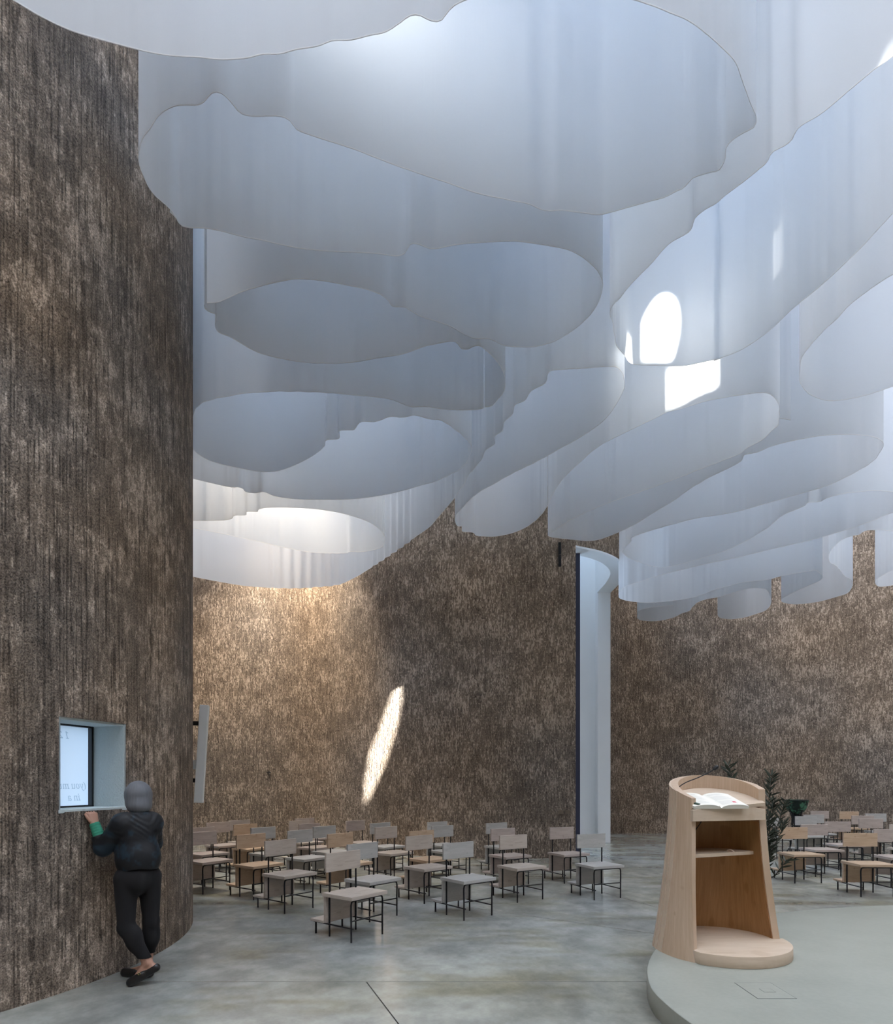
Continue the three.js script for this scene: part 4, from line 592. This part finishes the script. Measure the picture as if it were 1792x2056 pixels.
  // loafers
  const shoe = (heel, toe, lift) => (p) => { let v = cap(p, heel, toe, 0.034, 0.03); v = smin(v, cap(p, heel.clone().lerp(toe, 0.55), toe, 0.038, 0.03), 0.02); const d = toe.clone().sub(heel).normalize(), n = V(-d.y * d.x, d.x * d.x + d.z * d.z, -d.y * d.z).normalize(); const o = heel.clone().addScaledVector(n, 0.018), k = (p.x - o.x) * n.x + (p.y - o.y) * n.y + (p.z - o.z) * n.z, along = (p.x - heel.x) * d.x + (p.y - heel.y) * d.y + (p.z - heel.z) * d.z; v = Math.max(v, -(p.y) , k - 0.004 - 0.012 * smooth(0.05, 0.11, along), -k - 0.05); return v; };
  const lshoe = mesh(shoe(J.lheel.clone().add(V(0.012, 0.0, 0)), J.lt.clone().add(V(-0.01, -0.0, 0)), 0), [0.08, 0.09, 0.08], 0.17, 80), rshoe = mesh(shoe(J.rheel.clone().add(V(0.012, 0, 0)), J.rt, 0), [-0.06, 0.07, -0.12], 0.17, 80);
  const leather = new THREE.MeshStandardMaterial({ color: lin(0.012, 0.011, 0.011), roughness: 0.35 });
  for (const s of [lshoe, rshoe]) part(person, 'loafer', s, leather);
  part(person, 'shoe_buckle', new THREE.TorusGeometry(0.009, 0.0025, 6, 14), new THREE.MeshStandardMaterial({ color: lin(0.6, 0.5, 0.25), metalness: 0.9, roughness: 0.3 }), [0.075, 0.1, 0.118], [0.2, 0.2, 0.6]);
  // grey bobbed hair
  part(person, 'hair', mesh((p) => { let v = ell(p, V(0.0, 1.455, -0.018), V(0.098, 0.112, 0.108)); v = smin(v, ell(p, V(0.015, 1.375, 0.0), V(0.088, 0.07, 0.095)), 0.03); v += 0.0009 * Math.sin(Math.atan2(p.z, p.x) * 26 + p.y * 9); const face = (p.x - J.head.x) * -0.84 + (p.z - J.head.z) * -0.54; v = Math.max(v, face - 0.045 - 0.25 * Math.max(0, p.y - 1.47), 1.315 - p.y); return v; }, [0.0, 1.42, -0.01], 0.17, 84), new THREE.MeshStandardMaterial({ color: lin(0.13, 0.135, 0.15), roughness: 0.6 }));
}


/* ------------------------------------------------------------------ lamps hidden among the curtains */
function spotlight(label, pos, aim, power, angle, colour) {
  const t = thing('ceiling_spotlight', label, 'spotlight', pos, 0, 'warm spotlights under the roof');
  const d = new THREE.Vector3(...aim).sub(new THREE.Vector3(...pos)).normalize(), q = new THREE.Quaternion().setFromUnitVectors(new THREE.Vector3(0, -1, 0), d);
  const can = part(t, 'housing', new THREE.CylinderGeometry(0.07, 0.075, 0.2, 24, 1, true), M.black); can.quaternion.copy(q); can.position.copy(d).multiplyScalar(-0.06);
  const len = part(t, 'lens_lamp', new THREE.CircleGeometry(0.065, 24).rotateX(Math.PI / 2), new THREE.MeshStandardMaterial({ color: lin(0.9, 0.85, 0.75), emissive: colour, emissiveIntensity: 3, roughness: 0.4, side: THREE.DoubleSide })); len.quaternion.copy(q);
  part(t, 'rod', new THREE.CylinderGeometry(0.01, 0.01, ROOF - pos[1], 8), M.black, [0, (ROOF - pos[1]) / 2, 0]);
  const s = new THREE.SpotLight(colour, power, 0, angle, 1, 2); s.name = t.name + '_beam'; s.position.set(...pos).addScaledVector(d, 0.06); s.target.position.set(...aim); s.castShadow = true; s.shadow.radius = 4; s.shadow.mapSize.set(1024, 1024);
  scene.add(s, s.target);
}
const WARM = lin(1, 0.86, 0.68);
spotlight('warm spotlight washing the back wall behind the lowest left curtain', [-3.9, 9.4, -13.3], [-3.75, 4.4, -15.1], 120, 0.66, WARM);
spotlight('warm spotlight inside the curtain loop at the far left', [-2.9, 9.0, -10.05], [-3.3, 6.1, -10.6], 60, 0.7, WARM);

scene.traverse((o) => { if (o.isMesh) { o.castShadow = true; o.receiveShadow = true; } });
renderer.render(scene, camera);
